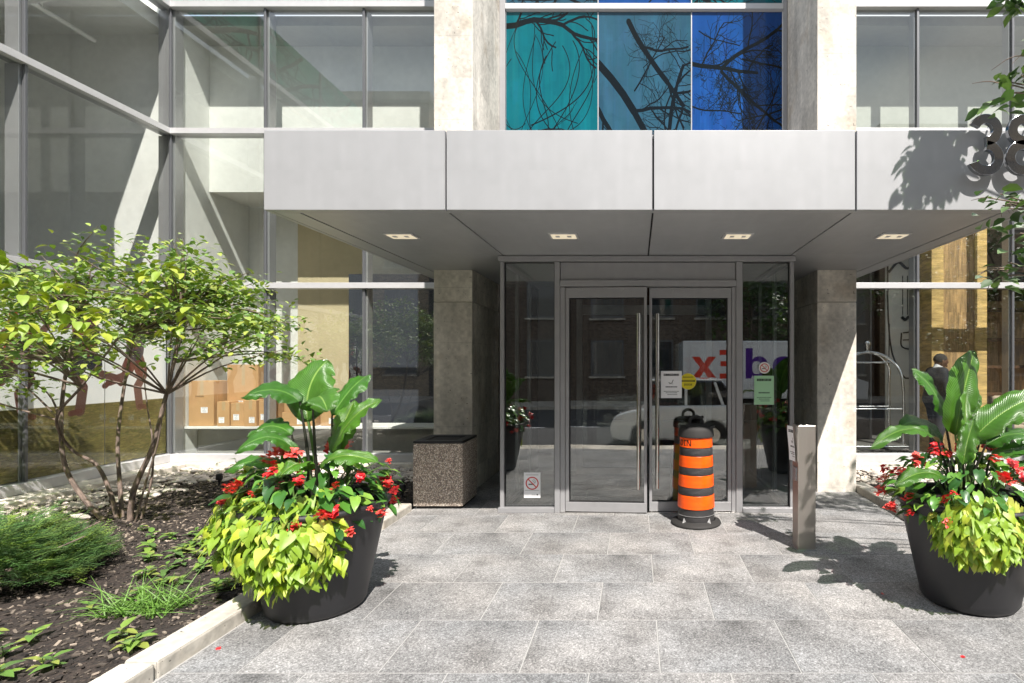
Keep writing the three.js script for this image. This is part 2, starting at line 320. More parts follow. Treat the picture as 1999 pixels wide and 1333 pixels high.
// ---------------------------------------------------------------- concrete columns
for (const [x0, x1, label] of [[-2.42, -1.958, 'board marked concrete column beside the pebble faced litter bin'], [2.147, 2.617, 'sunlit concrete column beside the stainless bollard and lobby windows']]) {
  const c = thing('concrete_column', label, 'column');
  const g = new RoundedBoxGeometry(x1 - x0, 2.28, 1.5, 2, 0.012), up = new RoundedBoxGeometry(x1 - x0, 7, 1.5, 2, 0.012);
  part(c, 'lower_lift', boxUV(g, x0 * 3), M.concrete, [(x0 + x1) / 2, 1.12, -7.46]);
  part(c, 'upper_lift', boxUV(up, x0 * 5 + 2), M.concrete, [(x0 + x1) / 2 + 0.002, 5.762, -7.461]);
}

// ---------------------------------------------------------------- entrance canopy
{
  const c = thing('entrance_canopy', 'wide grey metal entrance canopy with panelled fascia and soffit', 'canopy');
  const X = [-2.68, -1.373, 0.118, 1.576, 2.87], j = 0.006, y0 = 2.64, y1 = 3.215;
  part(c, 'canopy_core', span(-2.64, 2.83, 2.664, 3.17, -7.9, -4.095), M.gasket);
  for (let i = 0; i < 4; i++) part(c, 'fascia_panel', rspan(X[i] + (i ? j : 0), X[i + 1] - (i < 3 ? j : 0), y0, y1, -4.09, -4.05, 0.004), M.panel).rotation.set(0, 0, 0);
  part(c, 'side_panel', rspan(-2.68, -2.645, y0, y1, -7.93, -4.093, 0.004), M.panel);
  part(c, 'side_panel', rspan(2.835, 2.87, y0, y1, -7.93, -4.093, 0.004), M.panel);
  part(c, 'roof_sheet', span(-2.66, 2.85, 3.171, 3.2, -7.9, -4.1), M.alu);
  const sx = [-2.643, -2.478, -2.462, -1.38, -1.366, 0.111, 0.125, 1.569, 1.583, 2.668, 2.684, 2.833], sz = [-4.145, -5.697, -5.703, -7.93];
  for (let i = 0; i < sx.length; i += 2) for (let k = 0; k < 4; k += 2) part(c, 'soffit_panel', rspan(sx[i], sx[i + 1], y0 + 0.002, y0 + 0.022, sz[k + 1], sz[k], 0.003), M.panel);
  part(c, 'soffit_lip', rspan(-2.64, 2.83, y0 + 0.002, y0 + 0.022, -4.143, -4.095, 0.003), M.panel);
  const lens = S({ color: rgb(0.75, 0.66, 0.5), roughness: 0.6, emissive: rgb(1, 0.86, 0.62), emissiveIntensity: 0.3 });
  for (const x of [-2.03, -0.63, 0.87, 2.21]) {
    const d = part(c, 'downlight', rbox(0.25, 0.012, 0.2, 0.003), M.aluLight, [x, y0 - 0.003, -4.87]);
    part(d, 'light_lens', rbox(0.21, 0.006, 0.16, 0.002), lens, [0, -0.006, 0]);
    for (const s of [-0.05, 0.05]) part(d, 'lamp_socket', rbox(0.035, 0.004, 0.05, 0.001), M.aluLight, [s, -0.0105, 0.02]);
    const l = new THREE.RectAreaLight(0xffdfae, 0.3, 0.2, 0.15); l.position.set(x, y0 - 0.02, -4.87); l.lookAt(x, 0, -4.87); scene.add(l); l.castShadow = true;
  }
}

// ---------------------------------------------------------------- entrance: sidelights, header, pair of doors
const ent = thing('glass_entrance', 'grey framed glass entrance with ajar double doors and two sidelights', 'entrance', [0, 0, 0]);
{
  const z = -5.8, A = M.alu, bar = (n, x0, x1, y0, y1, z0 = z - 0.09, z1 = z) => part(ent, n, rspan(x0, x1, y0, y1, z0, z1, 0.004), A);
  bar('corner_post', -1.408, -1.368, 0.05, 2.578); bar('corner_post', 1.579, 1.619, 0.05, 2.578);
  for (const [a, b] of [[-0.845, -0.79], [1.022, 1.088]]) bar('frame_post', a, b, 0, 2.578, z - 0.1, z + 0.012);
  bar('door_jamb', -0.788, -0.738, 0, 2.318); bar('door_jamb', 0.978, 1.02, 0, 2.318);
  bar('top_trim', -1.42, 1.632, 2.58, 2.636, z - 0.1, z + 0.03);
  bar('header_panel', -0.786, 1.018, 2.392, 2.574, z - 0.07, z - 0.012);
  bar('transom_bar', -0.788, 1.02, 2.322, 2.388, z - 0.1, z + 0.03);
  bar('sidelight_base', -1.425, -0.847, 0.0, 0.052, z - 0.1, z + 0.025); bar('sidelight_base', 1.09, 1.635, 0.0, 0.052, z - 0.1, z + 0.025);
  for (const [a, b] of [[-1.366, -0.847], [1.09, 1.577]]) {
    part(ent, 'sidelight_glass', span(a - 0.004, b + 0.004, 0.05, 2.585, z - 0.046, z - 0.045).deleteAttribute('uv'), M.glassDoor);
    part(ent, 'glass_gasket', merged([span(a, a + 0.008, 0.052, 2.578, z - 0.043, z - 0.03), span(b - 0.008, b, 0.052, 2.578, z - 0.043, z - 0.03), span(a, b, 0.052, 0.06, z - 0.0435, z - 0.031), span(a, b, 2.57, 2.578, z - 0.0435, z - 0.031)]), M.gasket);
  }
  // pair of doors; the first stands a little ajar
  const door = (hx, w, dir, ang) => {
    const d = new THREE.Group(); d.name = 'door'; ent.add(d); d.position.set(hx, 0, z - 0.02); d.rotation.y = ang;
    const X = (a, b) => dir > 0 ? [a, b] : [-b, -a], b = (n, x0, x1, y0, y1, m = A, z0 = -0.024, z1 = 0.024) => part(d, n, rspan(...X(x0, x1), y0, y1, z0, z1, 0.003), m);
    b('top_rail', 0.003, w - 0.003, 2.208, 2.312); b('bottom_rail', 0.003, w - 0.003, 0.012, 0.108);
    b('stile', 0.003, 0.04, 0.11, 2.206); b('stile', w - 0.032, w - 0.003, 0.11, 2.206);
    part(d, 'door_glass', span(...X(0.038, w - 0.03), 0.1, 2.21, -0.0005, 0.0005), M.glassDoor);
    part(d, 'glass_gasket', merged([span(...X(0.04, 0.05), 0.11, 2.206, 0.004, 0.014), span(...X(0.04, w - 0.032), 0.11, 0.12, 0.0035, 0.0135), span(...X(0.04, w - 0.032), 2.194, 2.206, 0.0035, 0.0135)]), M.gasket);
    const hxp = (w - 0.085) * dir, h = part(d, 'pull_handle', new THREE.CylinderGeometry(0.019, 0.019, 1.78, 20), M.steel, [hxp, 1.15, 0.085]);
    for (const y of [-0.7, 0.7]) part(h, 'standoff', new THREE.CylinderGeometry(0.009, 0.009, 0.085, 10), M.steel, [0, y, -0.042], [Math.PI / 2, 0, 0]);
    part(d, 'pull_handle', new THREE.CylinderGeometry(0.016, 0.016, 1.78, 16), M.steel, [hxp, 1.15, -0.07]);
    for (const x of [0.18, 0.6]) part(d, 'screw_cap', new THREE.SphereGeometry(0.006, 8, 6), M.chrome, [x * dir, 2.28, 0.024]);
    return d;
  };
  door(-0.735, 0.845, 1, -0.07); door(0.976, 0.85, -1, 0);
  part(ent, 'threshold', rspan(-0.79, 1.02, -0.01, 0.008, z - 0.12, z + 0.03, 0.003), M.steel);
  // glazed sides of the porch back to the facade
  for (const x of [-1.39, 1.60]) {
    part(ent, 'side_glass', span(x - 0.0005, x + 0.0005, 0.05, 2.56, -7.95, z - 0.1), M.glassDoor);
    for (const q of [-6.55, -7.3]) part(ent, 'side_mullion', rspan(x - 0.02, x + 0.02, 0.05, 2.56, q - 0.03, q + 0.03), A);
    part(ent, 'side_sill', rspan(x - 0.03, x + 0.03, 0, 0.05, -7.95, z - 0.1), A);
    part(ent, 'side_head', rspan(x - 0.03, x + 0.03, 2.56, 2.63, -7.95, z - 0.1), A);
  }
  part(ent, 'porch_ceiling', span(-1.36, 1.57, 2.6, 2.63, -7.93, z - 0.101), M.greywall);
}
// inner door screen of the vestibule
{
  const s = thing('inner_door_screen', 'inner glazed door screen seen through the entrance doors', 'door screen'), z = -7.75;
  const bar = (n, x0, x1, y0, y1) => part(s, n, rspan(x0, x1, y0, y1, z - 0.06, z, 0.004), M.alu);
  bar('post', -0.83, -0.75, 0, 2.55); bar('post', 0.95, 1.03, 0, 2.55); bar('head', -0.748, 0.948, 2.2, 2.33); bar('centre_stile', 0.06, 0.14, 0, 2.198);
  for (const [a, b] of [[-0.75, 0.06], [0.14, 0.95]]) { part(s, 'pane', span(a, b, 0.1, 2.2, z - 0.031, z - 0.03), M.glass); bar('bottom_rail', a + 0.002, b - 0.002, 0, 0.1); }
  part(s, 'pull_handle', new THREE.CylinderGeometry(0.015, 0.015, 1.2, 12), M.steel, [0.02, 1.15, z + 0.05]);
}

// ---------------------------------------------------------------- printed glass of the upper middle bay
function branchArt(base, streak, kind, s0) {
  return canvasTex(768, 1024, (g, w, h) => {
    let s = s0; const R = () => (s = (s * 16807) % 2147483647) / 2147483647;
    g.fillStyle = base; g.fillRect(0, 0, w, h);
    for (let i = 0; i < 260; i++) { g.globalAlpha = 0.05 + R() * 0.07; g.fillStyle = streak[Math.floor(R() * streak.length)]; const bw = 8 + R() * 60; g.fillRect(R() * w - bw / 2, R() * h * 0.8 - 60, bw, 80 + R() * 520); }
    for (let i = 0; i < 60; i++) { g.globalAlpha = 0.06; g.fillStyle = streak[Math.floor(R() * streak.length)]; g.beginPath(); g.ellipse(R() * w, R() * h, 30 + R() * 120, 30 + R() * 160, R() * 3, 0, 7); g.fill(); }
    g.globalAlpha = 1; g.strokeStyle = '#0d1315'; g.lineCap = 'round'; g.lineJoin = 'round';
    const twig = (x, y, a, len, wd, depth) => {
      wd *= 0.86; g.lineWidth = wd; g.beginPath(); g.moveTo(x, y); const n = 7; let px = x, py = y;
      for (let i = 0; i < n; i++) {
        a += (R() - 0.5) * (depth > 2 ? 0.28 : 0.6); px += Math.cos(a) * len / n; py += Math.sin(a) * len / n; g.lineTo(px, py);
        if (depth > 0 && R() < 0.62) { g.stroke(); twig(px, py, a + (R() < 0.5 ? -1 : 1) * (0.4 + R() * 0.7), len * (0.42 + R() * 0.25), Math.max(2.2, wd * 0.5), depth - 1); g.lineWidth = wd * (1 - i / n * 0.45); g.beginPath(); g.moveTo(px, py); }
      }
      g.stroke();
    };
    if (kind === 0) {
      for (let i = 0; i < 15; i++) { g.lineWidth = 4 + R() * 4; const x = 40 + R() * 680, y = R() * 300; g.beginPath(); g.moveTo(x, y); g.bezierCurveTo(x + (R() - 0.5) * 700, y + 200 + R() * 150, x + (R() - 0.5) * 700, y + 400 + R() * 200, R() * w, 700 + R() * 330); g.stroke(); }
      twig(0, 90, 0.05, 560, 44, 2); twig(520, 110, 0.75, 420, 26, 2); twig(20, 780, 1.0, 420, 62, 3); twig(60, 850, 0.5, 520, 30, 2); twig(100, 800, -0.4, 430, 14, 2);
    } else if (kind === 1) {
      twig(0, 330, 0.78, 980, 62, 3); twig(250, 60, 1.05, 700, 46, 3); twig(0, 620, 1.0, 520, 40, 2); twig(100, 960, -0.02, 640, 22, 1); twig(560, 880, -1.3, 560, 36, 3); twig(768, 240, 2.7, 420, 10, 2); twig(300, 500, -0.9, 420, 14, 3);
    } else {
      twig(0, 330, 0.2, 560, 34, 3); twig(250, 360, -0.7, 620, 30, 3); twig(250, 380, 0.75, 640, 26, 4); twig(0, 960, -0.2, 700, 20, 3); twig(430, 300, 0.02, 400, 16, 3); twig(0, 600, 0.3, 420, 12, 4); twig(420, 1000, -1.3, 620, 16, 4); twig(768, 620, 2.9, 380, 12, 4); twig(60, 120, 0.4, 360, 10, 4);
    }
  });
}
const artGlass = (base, streak, kind, s0) => P({ map: branchArt(base, streak, kind, s0), roughness: 0.08, specularIntensity: 0.6, ior: 1.45 });
{
  const c = thing('printed_glass_bay', 'three teal and blue printed glass panels with black branch pattern', 'glass panels');
  const X = [-1.872, -0.553, 0.783, 2.085], z = -8.07;
  const art = [artGlass('#05555f', ['#076c74', '#04454f', '#107f80', '#06505e'], 0, 771), artGlass('#25495a', ['#31607a', '#1b394a', '#2b5064', '#3c6a80'], 1, 4412), artGlass('#11407a', ['#1b4d94', '#0d3464', '#2d5aa8', '#103a72'], 2, 918)];
  for (let i = 0; i < 3; i++) {
    const g = new THREE.BoxGeometry(X[i + 1] - X[i] - 0.012, 2.3, 0.02); part(c, 'printed_pane', g, art[i], [(X[i] + X[i + 1]) / 2, 5.4, z]);
    const t = new THREE.BoxGeometry(X[i + 1] - X[i] - 0.012, 0.9, 0.02); part(c, 'printed_pane', t, art[(i + 1) % 3], [(X[i] + X[i + 1]) / 2, 7.12, z]);
  }
  for (let i = 1; i < 3; i++) part(c, 'mullion', rspan(X[i] - 0.009, X[i] + 0.009, 4.25, 7.6, z - 0.03, z + 0.014), M.alu);
  part(c, 'edge_frame', rspan(-1.955, -1.875, 3.3, 7.6, z - 0.05, z + 0.05), M.alu); part(c, 'edge_frame', rspan(2.088, 2.143, 3.3, 7.6, z - 0.05, z + 0.05), M.alu);
  part(c, 'transom', rspan(-1.873, 2.086, 6.57, 6.65, z - 0.03, z + 0.06), M.aluLight);
  part(c, 'wall_panel', span(-1.955, 2.145, 2.66, 4.24, -8.12, -8.06), M.alu);
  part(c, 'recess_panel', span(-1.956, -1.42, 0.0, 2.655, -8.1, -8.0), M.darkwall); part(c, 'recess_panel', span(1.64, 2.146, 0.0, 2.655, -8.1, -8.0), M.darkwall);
}

// ---------------------------------------------------------------- curtain walls
function curtain(name, label, xs, axis) {   // axis: 'x' the front, 'z' the wing; positions along it
  const t = thing(name, label, 'curtain wall'), wing = axis === 'z';
  const B = (a0, a1, y0, y1, o0, o1, r = 0.004) => wing ? rspan(-6.64 + o0, -6.64 + o1, y0, y1, a0, a1, r) : rspan(a0, a1, y0, y1, FZ + o0, FZ + o1, r);
  const a0 = xs[0], a1 = xs[xs.length - 1];
  const Y = [[0.14, 0.25], [2.585, 2.665], [4.765, 4.845], [6.55, 6.64]];
  for (const [y0, y1] of Y) { part(t, y0 < 0.2 ? 'sill' : 'transom', B(a0, a1, y0, y1, -0.02, y0 < 0.2 ? 0.09 : 0.07), M.aluLight); part(t, 'transom_box', B(a0, a1, y0 + 0.01, y1 - 0.01, -0.14, -0.021), M.alu); }
  for (let i = 0; i < xs.length; i++) for (let k = 0; k < 4; k++) {
    const y0 = Y[k][1] + 0.002, y1 = k < 3 ? Y[k + 1][0] - 0.002 : 7.6, x = xs[i];
    part(t, 'mullion_cap', B(x - 0.016, x + 0.016, y0, y1, 0, 0.035), M.aluDark);
    part(t, 'mullion_box', B(x - 0.04, x + 0.04, y0, y1, -0.16, -0.008), M.alu);
    if (i < xs.length - 1) {
      const b0 = Math.min(xs[i], xs[i + 1]), b1 = Math.max(xs[i], xs[i + 1]);
      const g = wing ? new THREE.BoxGeometry(0.001, y1 - y0 + 0.03, b1 - b0) : new THREE.BoxGeometry(b1 - b0, y1 - y0 + 0.03, 0.001);
      const green = k === 3;
      part(t, green ? 'spandrel_pane' : 'glass_pane', g, green ? spandrel : wing ? M.glassWing : M.glass, wing ? [-6.64, (y0 + y1) / 2, (b0 + b1) / 2] : [(b0 + b1) / 2, (y0 + y1) / 2, FZ]);
    }
  }
  part(t, 'plinth', wing ? rspan(-6.8, -6.27, -0.05, 0.137, a0 + 0.2, a1, 0.02) : rspan(a0 - 0.2, a1, -0.05, 0.137, FZ - 0.2, FZ + 0.14, 0.02), M.concrete);
  return t;
}
const spandrel = artGlass('#127a66', ['#188a72', '#0d6456', '#1f967e'], 1, 3003);
curtain('curtain_wall', 'glazed facade bay between the corner and the shaded column', [-6.6, -5.258, -3.862, -2.445], 'x');
curtain('curtain_wall', 'glazed lobby facade bay behind the luggage cart', [2.645, 3.978, 5.324, 6.67, 8.0], 'x');
curtain('curtain_wall', 'glazed side wing with a running mural behind the bushy tree', [-8.05, -6.1, -4.2, -2.3], 'z');

// mural film inside the lower wing glass: blurred runners over dry grass
{
  const art = canvasTex(1536, 640, (g, w, h) => {
    let s = 5151; const R = () => (s = (s * 16807) % 2147483647) / 2147483647;
    g.fillStyle = '#f4f4f2'; g.fillRect(0, 0, w, h);
    const top = h * 0.665;
    g.fillStyle = '#6a6236'; g.fillRect(0, top, w, h - top);
    for (let i = 0; i < 9000; i++) { const y = top + Math.pow(R(), 0.8) * (h - top), k = R(); g.globalAlpha = 0.4; g.fillStyle = k < 0.35 ? '#4a4722' : k < 0.6 ? '#8f8248' : k < 0.85 ? '#a39453' : '#5d6a2c'; g.fillRect(R() * w, y, 3 + R() * 18, 1 + R() * 2.4); }
    for (let i = 0; i < 40; i++) { g.globalAlpha = 0.1; g.fillStyle = R() < 0.5 ? '#3d3a1c' : '#b5a560'; g.beginPath(); g.ellipse(R() * w, top + R() * (h - top), 50 + R() * 160, 4 + R() * 10, 0, 0, 7); g.fill(); }
    g.globalAlpha = 0.95;
    const limb = (pts, wd, c) => { g.strokeStyle = c; g.lineWidth = wd; g.lineCap = 'round'; g.lineJoin = 'round'; g.beginPath(); pts.forEach((p, i) => i ? g.lineTo(...p) : g.moveTo(...p)); g.stroke(); };
    const skin = ['#5b3c34', '#7e4a3a', '#69463e'];
    for (const [x, k, f, shirt, shorts] of [[150, 1.4, 1, '#c2382a', '#3a2a26'], [300, 1.3, -1, '#56423c', '#4a3230'], [455, 1.42, 1, '#6a4038', '#5d3a30'], [640, 1.25, 1, '#70504a', '#3b3034'], [820, 1.38, -1, '#3c3742', '#3a3340'], [1010, 1.2, 1, '#b0442c', '#443034'], [1220, 1.35, -1, '#7a3a30', '#2d2b33'], [1400, 1.25, 1, '#50434a', '#6d3b32']]) {
      const q = (a, b) => [x + a * f * k, top + 24 - b * k], c = skin[Math.floor(R() * 3)];
      limb([q(4, 150), q(30, 95), q(8, 60), q(16, 2)], 25 * k, c); limb([q(-4, 150), q(-34, 92), q(-78, 78)], 24 * k, c); limb([q(-78, 78), q(-92, 66)], 15 * k, '#5c3328'); limb([q(16, 2), q(38, -2)], 14 * k, '#5c3328');
      limb([q(2, 160), q(20, 112)], 42 * k, shorts); limb([q(-2, 160), q(-22, 116)], 40 * k, shorts);
      limb([q(0, 165), q(12, 250)], 58 * k, shirt); limb([q(14, 250), q(-28, 205), q(4, 180)], 19 * k, c); limb([q(14, 250), q(52, 208), q(74, 236)], 18 * k, c);
      limb([q(18, 286), q(21, 302)], 34 * k, c); limb([q(14, 306), q(20, 312)], 32 * k, '#2b2220');
    }
    g.globalAlpha = 1;
  });
  const m = thing('running_mural', 'window mural of running people over dry brown grass', 'mural');
  const film = P({ map: art, roughness: 0.6 });
  const zs = [-7.97, -7.05, -6.13, -5.15, -4.23, -3.25, -2.35];
  for (let i = 0; i < 6; i++) {
    const g = new THREE.PlaneGeometry(zs[i + 1] - zs[i] - 0.008, 2.3), uv = g.attributes.uv;
    for (let k = 0; k < 4; k++) { const f = (z => (z + 7.97) / 5.62)(zs[i] + (1 - uv.getX(k)) * (zs[i + 1] - zs[i])); uv.setX(k, 1 - f); }
    g.rotateY(Math.PI / 2); part(m, 'mural_sheet', g, film, [-6.655, 1.415, (zs[i] + zs[i + 1]) / 2]);
  }
}

// ---------------------------------------------------------------- rooms behind the glass
{
  const st = (n, g, m) => structure(n, g, m);
  // left room
  st('interior_side_wall', span(-6.72, -6.6, -0.1, 6.6, -11.2, -8.17), M.white);
  st('interior_bulkhead', span(-6.598, -2.46, 4.17, 6.42, -8.82, -8.7), M.white);
  st('interior_ceiling', span(-6.598, -2.46, 6.42, 6.56, -8.82, -8.17), M.greywall);
  st('interior_ceiling_001', span(-6.598, -2.46, 4.18, 4.3, -9.6, -8.822), M.white);
  st('interior_back_wall', span(-6.598, -2.46, 0.0, 4.178, -9.8, -9.602), M.white);
  st('interior_side_wall_001', span(-2.458, -2.3, 0.0, 6.6, -11.2, -8.24), M.white);
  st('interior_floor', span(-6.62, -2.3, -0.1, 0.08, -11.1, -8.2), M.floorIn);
  st('added_dark_partition', span(-4.6, -2.46, 0.08, 2.95, -9.1, -9.0), S({ color: rgb(0.035, 0.04, 0.055), roughness: 0.6 }));  // added near-black wall, put in so the panes before it look dark
  st('buff_reflection_panel', span(-5.75, -4.62, 0.082, 4.17, -9.6, -9.56), S({ map: T.plaster, color: rgb(0.66, 0.56, 0.37), roughness: 0.9 }));  // added panel; its tan colour stands in for a buff building mirrored in the glass
  // wing
  st('wing_back_wall', span(-9.6, -9.4, -0.1, 7, -8.3, -1.8), M.white);
  st('wing_end_wall', span(-9.398, -6.73, -0.1, 7, -8.3, -8.18), M.white);
  st('wing_end_wall_001', span(-9.398, -6.8, -0.1, 7, -2.2, -2.1), M.greywall);
  st('wing_ceiling', span(-9.398, -6.8, 6.3, 6.5, -8.178, -2.2), M.white);
  st('wing_floor', span(-9.398, -6.8, -0.1, 0.08, -8.178, -2.2), M.floorIn);
  st('wing_column', span(-8.4, -7.95, 0.08, 6.29, -6.6, -6.15), M.concrete);
  // right lobby
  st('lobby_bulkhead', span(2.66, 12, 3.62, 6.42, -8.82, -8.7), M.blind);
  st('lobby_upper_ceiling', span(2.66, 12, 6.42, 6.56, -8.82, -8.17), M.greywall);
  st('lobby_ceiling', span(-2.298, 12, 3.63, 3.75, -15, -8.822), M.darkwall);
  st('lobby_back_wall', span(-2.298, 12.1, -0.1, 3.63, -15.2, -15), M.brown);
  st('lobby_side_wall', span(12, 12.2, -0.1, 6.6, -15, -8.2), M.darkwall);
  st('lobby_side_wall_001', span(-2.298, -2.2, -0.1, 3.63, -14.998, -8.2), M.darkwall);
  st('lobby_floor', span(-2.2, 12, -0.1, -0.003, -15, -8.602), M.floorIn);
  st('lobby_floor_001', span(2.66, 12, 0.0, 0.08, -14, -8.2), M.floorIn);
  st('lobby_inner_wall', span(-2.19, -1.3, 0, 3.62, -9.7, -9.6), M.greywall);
}

// ---------------------------------------------------------------- street furniture at the door
{ // litter bin
  const b = thing('litter_bin', 'square litter bin faced in brown pebble aggregate against the column', 'litter bin', [-2.09, 0, -6.19]);
  const outer = new RoundedBoxGeometry(0.523, 0.66, 0.54, 2, 0.008); part(b, 'bin_body', boxUV(outer, 1), M.aggregate, [0, 0.36, 0]);
  part(b, 'plinth', rbox(0.47, 0.04, 0.49), M.gasket, [0, 0.012, 0]);
  const rim = new THREE.Shape([[-0.255, -0.263], [0.255, -0.263], [0.255, 0.263], [-0.255, 0.263]].map(p => new THREE.Vector2(...p)));
  rim.holes.push(new THREE.Path([[-0.17, -0.18], [-0.17, 0.18], [0.17, 0.18], [0.17, -0.18]].map(p => new THREE.Vector2(...p))));
  const rg = new THREE.ExtrudeGeometry(rim, { depth: 0.018, bevelEnabled: true, bevelSize: 0.004, bevelThickness: 0.004, bevelSegments: 1 }); rg.rotateX(-Math.PI / 2); part(b, 'lid', rg, M.black, [0, 0.694, 0]);
  part(b, 'liner_bag', rbox(0.36, 0.02, 0.38), M.gasket, [0, 0.695, 0]);
}
{ // stainless bollard with a paper notice
  const b = thing('steel_bollard', 'brushed stainless door opener bollard with a paper notice', 'bollard', [1.396, 0, -4.705]);
  part(b, 'bollard_body', boxUV(new RoundedBoxGeometry(0.146, 1.02, 0.165, 3, 0.006), 2), M.bollard, [0, 0.514, 0]);
  part(b, 'base_plate', rbox(0.162, 0.01, 0.18, 0.002), M.alu, [0, 0.004, 0]);
  part(b, 'top_cap', rbox(0.142, 0.006, 0.161, 0.002), M.steel, [0, 1.026, 0]);
  part(b, 'push_plate', rbox(0.012, 0.11, 0.11, 0.004), M.alu, [-0.077, 0.62, 0]);
  const note = noticeTex(['#1c1c1c'], 11);
  const g = new THREE.PlaneGeometry(0.15, 0.29, 10, 6), p = g.attributes.position;
  for (let i = 0; i < p.count; i++) { const x = p.getX(i), y = p.getY(i); p.setZ(i, 0.012 + 0.035 * Math.pow(clamp((x + 0.02) / 0.1), 2) + 0.01 * Math.sin(y * 12)); }
  g.computeVertexNormals(); g.rotateY(-Math.PI / 2 + 0.25);
  solo('paper_notice', 'curled white paper notice taped to the steel bollard', 'notice', g, S({ map: note, roughness: 0.9, side: THREE.DoubleSide }), [1.312, 0.868, -4.70]);
}
function noticeTex(ink, s0, bg = '#f1f1f3', shape = true) {
  return canvasTex(256, 340, (g, w, h) => {
    let s = s0 * 7919; const R = () => (s = (s * 16807) % 2147483647) / 2147483647;
    g.fillStyle = bg; g.fillRect(0, 0, w, h); g.fillStyle = ink[0];
    const row = (y, hh, x0, x1, dash) => { let x = x0; while (x < x1) { const d = dash * (0.5 + R()); g.fillRect(x, y, Math.min(d, x1 - x), hh); if (R() < 0.35) { g.fillStyle = bg; g.fillRect(x + d * 0.35, y + hh * 0.3, d * 0.3, hh * 0.3); g.fillStyle = ink[0]; } x += d + 3; } };
    row(34, 28, 34, 222, 15);
    if (shape) { g.lineWidth = 7; g.strokeStyle = ink[0]; g.beginPath(); g.arc(118, 128, 26, 0.1, 2.6); g.stroke(); g.beginPath(); g.moveTo(140, 140); g.lineTo(152, 110); g.stroke(); g.fillRect(100, 160, 50, 4); }
    row(192, 15, 58, 200, 10); g.globalAlpha = 0.75; row(252, 9, 36, 222, 7); row(270, 9, 60, 200, 7); row(292, 8, 80, 200, 7); g.globalAlpha = 1;
  });
}
{ // traffic barrel
  const b = thing('traffic_barrel', 'orange and black banded traffic barrel in front of the door', 'traffic barrel', [0.57, 0, -5.42]);
  const R = y => 0.182 - 0.034 * (y / 1.0), ring = (y0, y1, o) => new THREE.LatheGeometry([[R(y0) + o - 0.004, y0], [R(y0) + o, y0 + 0.004], [R(y1) + o, y1 - 0.004], [R(y1) + o - 0.004, y1]].map(p => new THREE.Vector2(...p)), 48);
  const body = []; for (let i = 0; i <= 40; i++) { const y = 0.02 + 0.84 * i / 40; body.push([R(y) - 0.006 + 0.003 * Math.sin(i * 0.8), y]); } body.push([0.1, 0.87], [0.001, 0.875]);
  part(b, 'barrel_body', lathe(body, 48), S({ color: rgb(0.03, 0.029, 0.03), roughness: 0.5, bumpMap: T.soilBump, bumpScale: 0.003 }));
  const og = tex(256, (u, v) => { const n = fbm(u, v, 10, 4, 71), scr = vn(u * 200, v * 12, 200, 5) > 0.93 ? 0.8 : 1; return mul([1.0, 0.34 + n * 0.06, 0.03], (0.9 + n * 0.14) * scr); });
  const orange = S({ map: og, roughness: 0.35 }), blk = S({ map: tex(256, (u, v) => { const n = fbm(u, v, 8, 4, 73), sc = vn(u * 120, v * 20, 120, 6) > 0.92 ? 0.2 : 0, k = 0.2 + (n - 0.5) * 0.16 + sc * n; return [k, k * 0.98, k]; }), roughness: 0.45, bumpMap: T.soilBump, bumpScale: 0.002 });
  for (const [y0, y1] of [[0.555, 0.66], [0.368, 0.48], [0.165, 0.29]]) part(b, 'orange_band', ring(y0, y1, 0.001), orange);
  for (const [y0, y1] of [[0.664, 0.735], [0.484, 0.551], [0.294, 0.364]]) part(b, 'black_band', ring(y0, y1, -0.001), blk);
  const lt = canvasTex(1024, 128, (g, w, h) => { const gr = 19; g.fillStyle = '#ff5a0a'; g.fillRect(0, 0, w, h); g.fillStyle = '#e84c06'; for (let i = 0; i < gr; i++) g.fillRect(i * 57, (i * 37) % 110, 30, 9); g.fillStyle = '#141414'; g.font = 'bold 112px sans-serif'; g.save(); g.translate(706, 108); g.scale(0.74, 1); g.fillText('RADIN', 0, 0); g.restore(); });
  lt.wrapS = THREE.RepeatWrapping;
  const cg = new THREE.CylinderGeometry(R(0.832) + 0.001, R(0.742) + 0.001, 0.09, 64, 1, true); part(b, 'lettered_band', cg, S({ map: lt, roughness: 0.35 }), [0, 0.787, 0]);
  part(b, 'cap', lathe([[0.168, 0.835], [0.172, 0.845], [0.165, 0.9], [0.15, 0.93], [0.11, 0.945], [0.0, 0.95]], 40), M.rubber);
  part(b, 'grip_loop', tube([[-0.06, 0.94, 0], [-0.055, 0.995, 0], [-0.02, 1.02, 0], [0.02, 1.02, 0], [0.055, 0.995, 0], [0.06, 0.94, 0]], 0.016, 8, 20), M.rubber);
  part(b, 'grip_tab', rbox(0.09, 0.03, 0.05, 0.01), M.rubber, [0.13, 0.925, 0.06], [0, 0.4, 0.3]);
  part(b, 'base_ring', lathe([[0.0, 0.002], [0.235, 0.002], [0.24, 0.012], [0.232, 0.03], [0.19, 0.045], [0.186, 0.05]], 40), M.rubber);
  part(b, 'seam', ring(0.098, 0.104, 0.001), S({ color: rgb(0.2, 0.2, 0.2), roughness: 0.5 }));
  for (const a of [-0.75, 0.62]) { const t = new THREE.ConeGeometry(0.035, 0.075, 3); part(b, 'foot_tab', t, S({ color: rgb(0.25, 0.25, 0.25), roughness: 0.6 }), [Math.sin(a) * 0.188, 0.055, Math.cos(a) * 0.188], [0.25, a, 0]); }
}
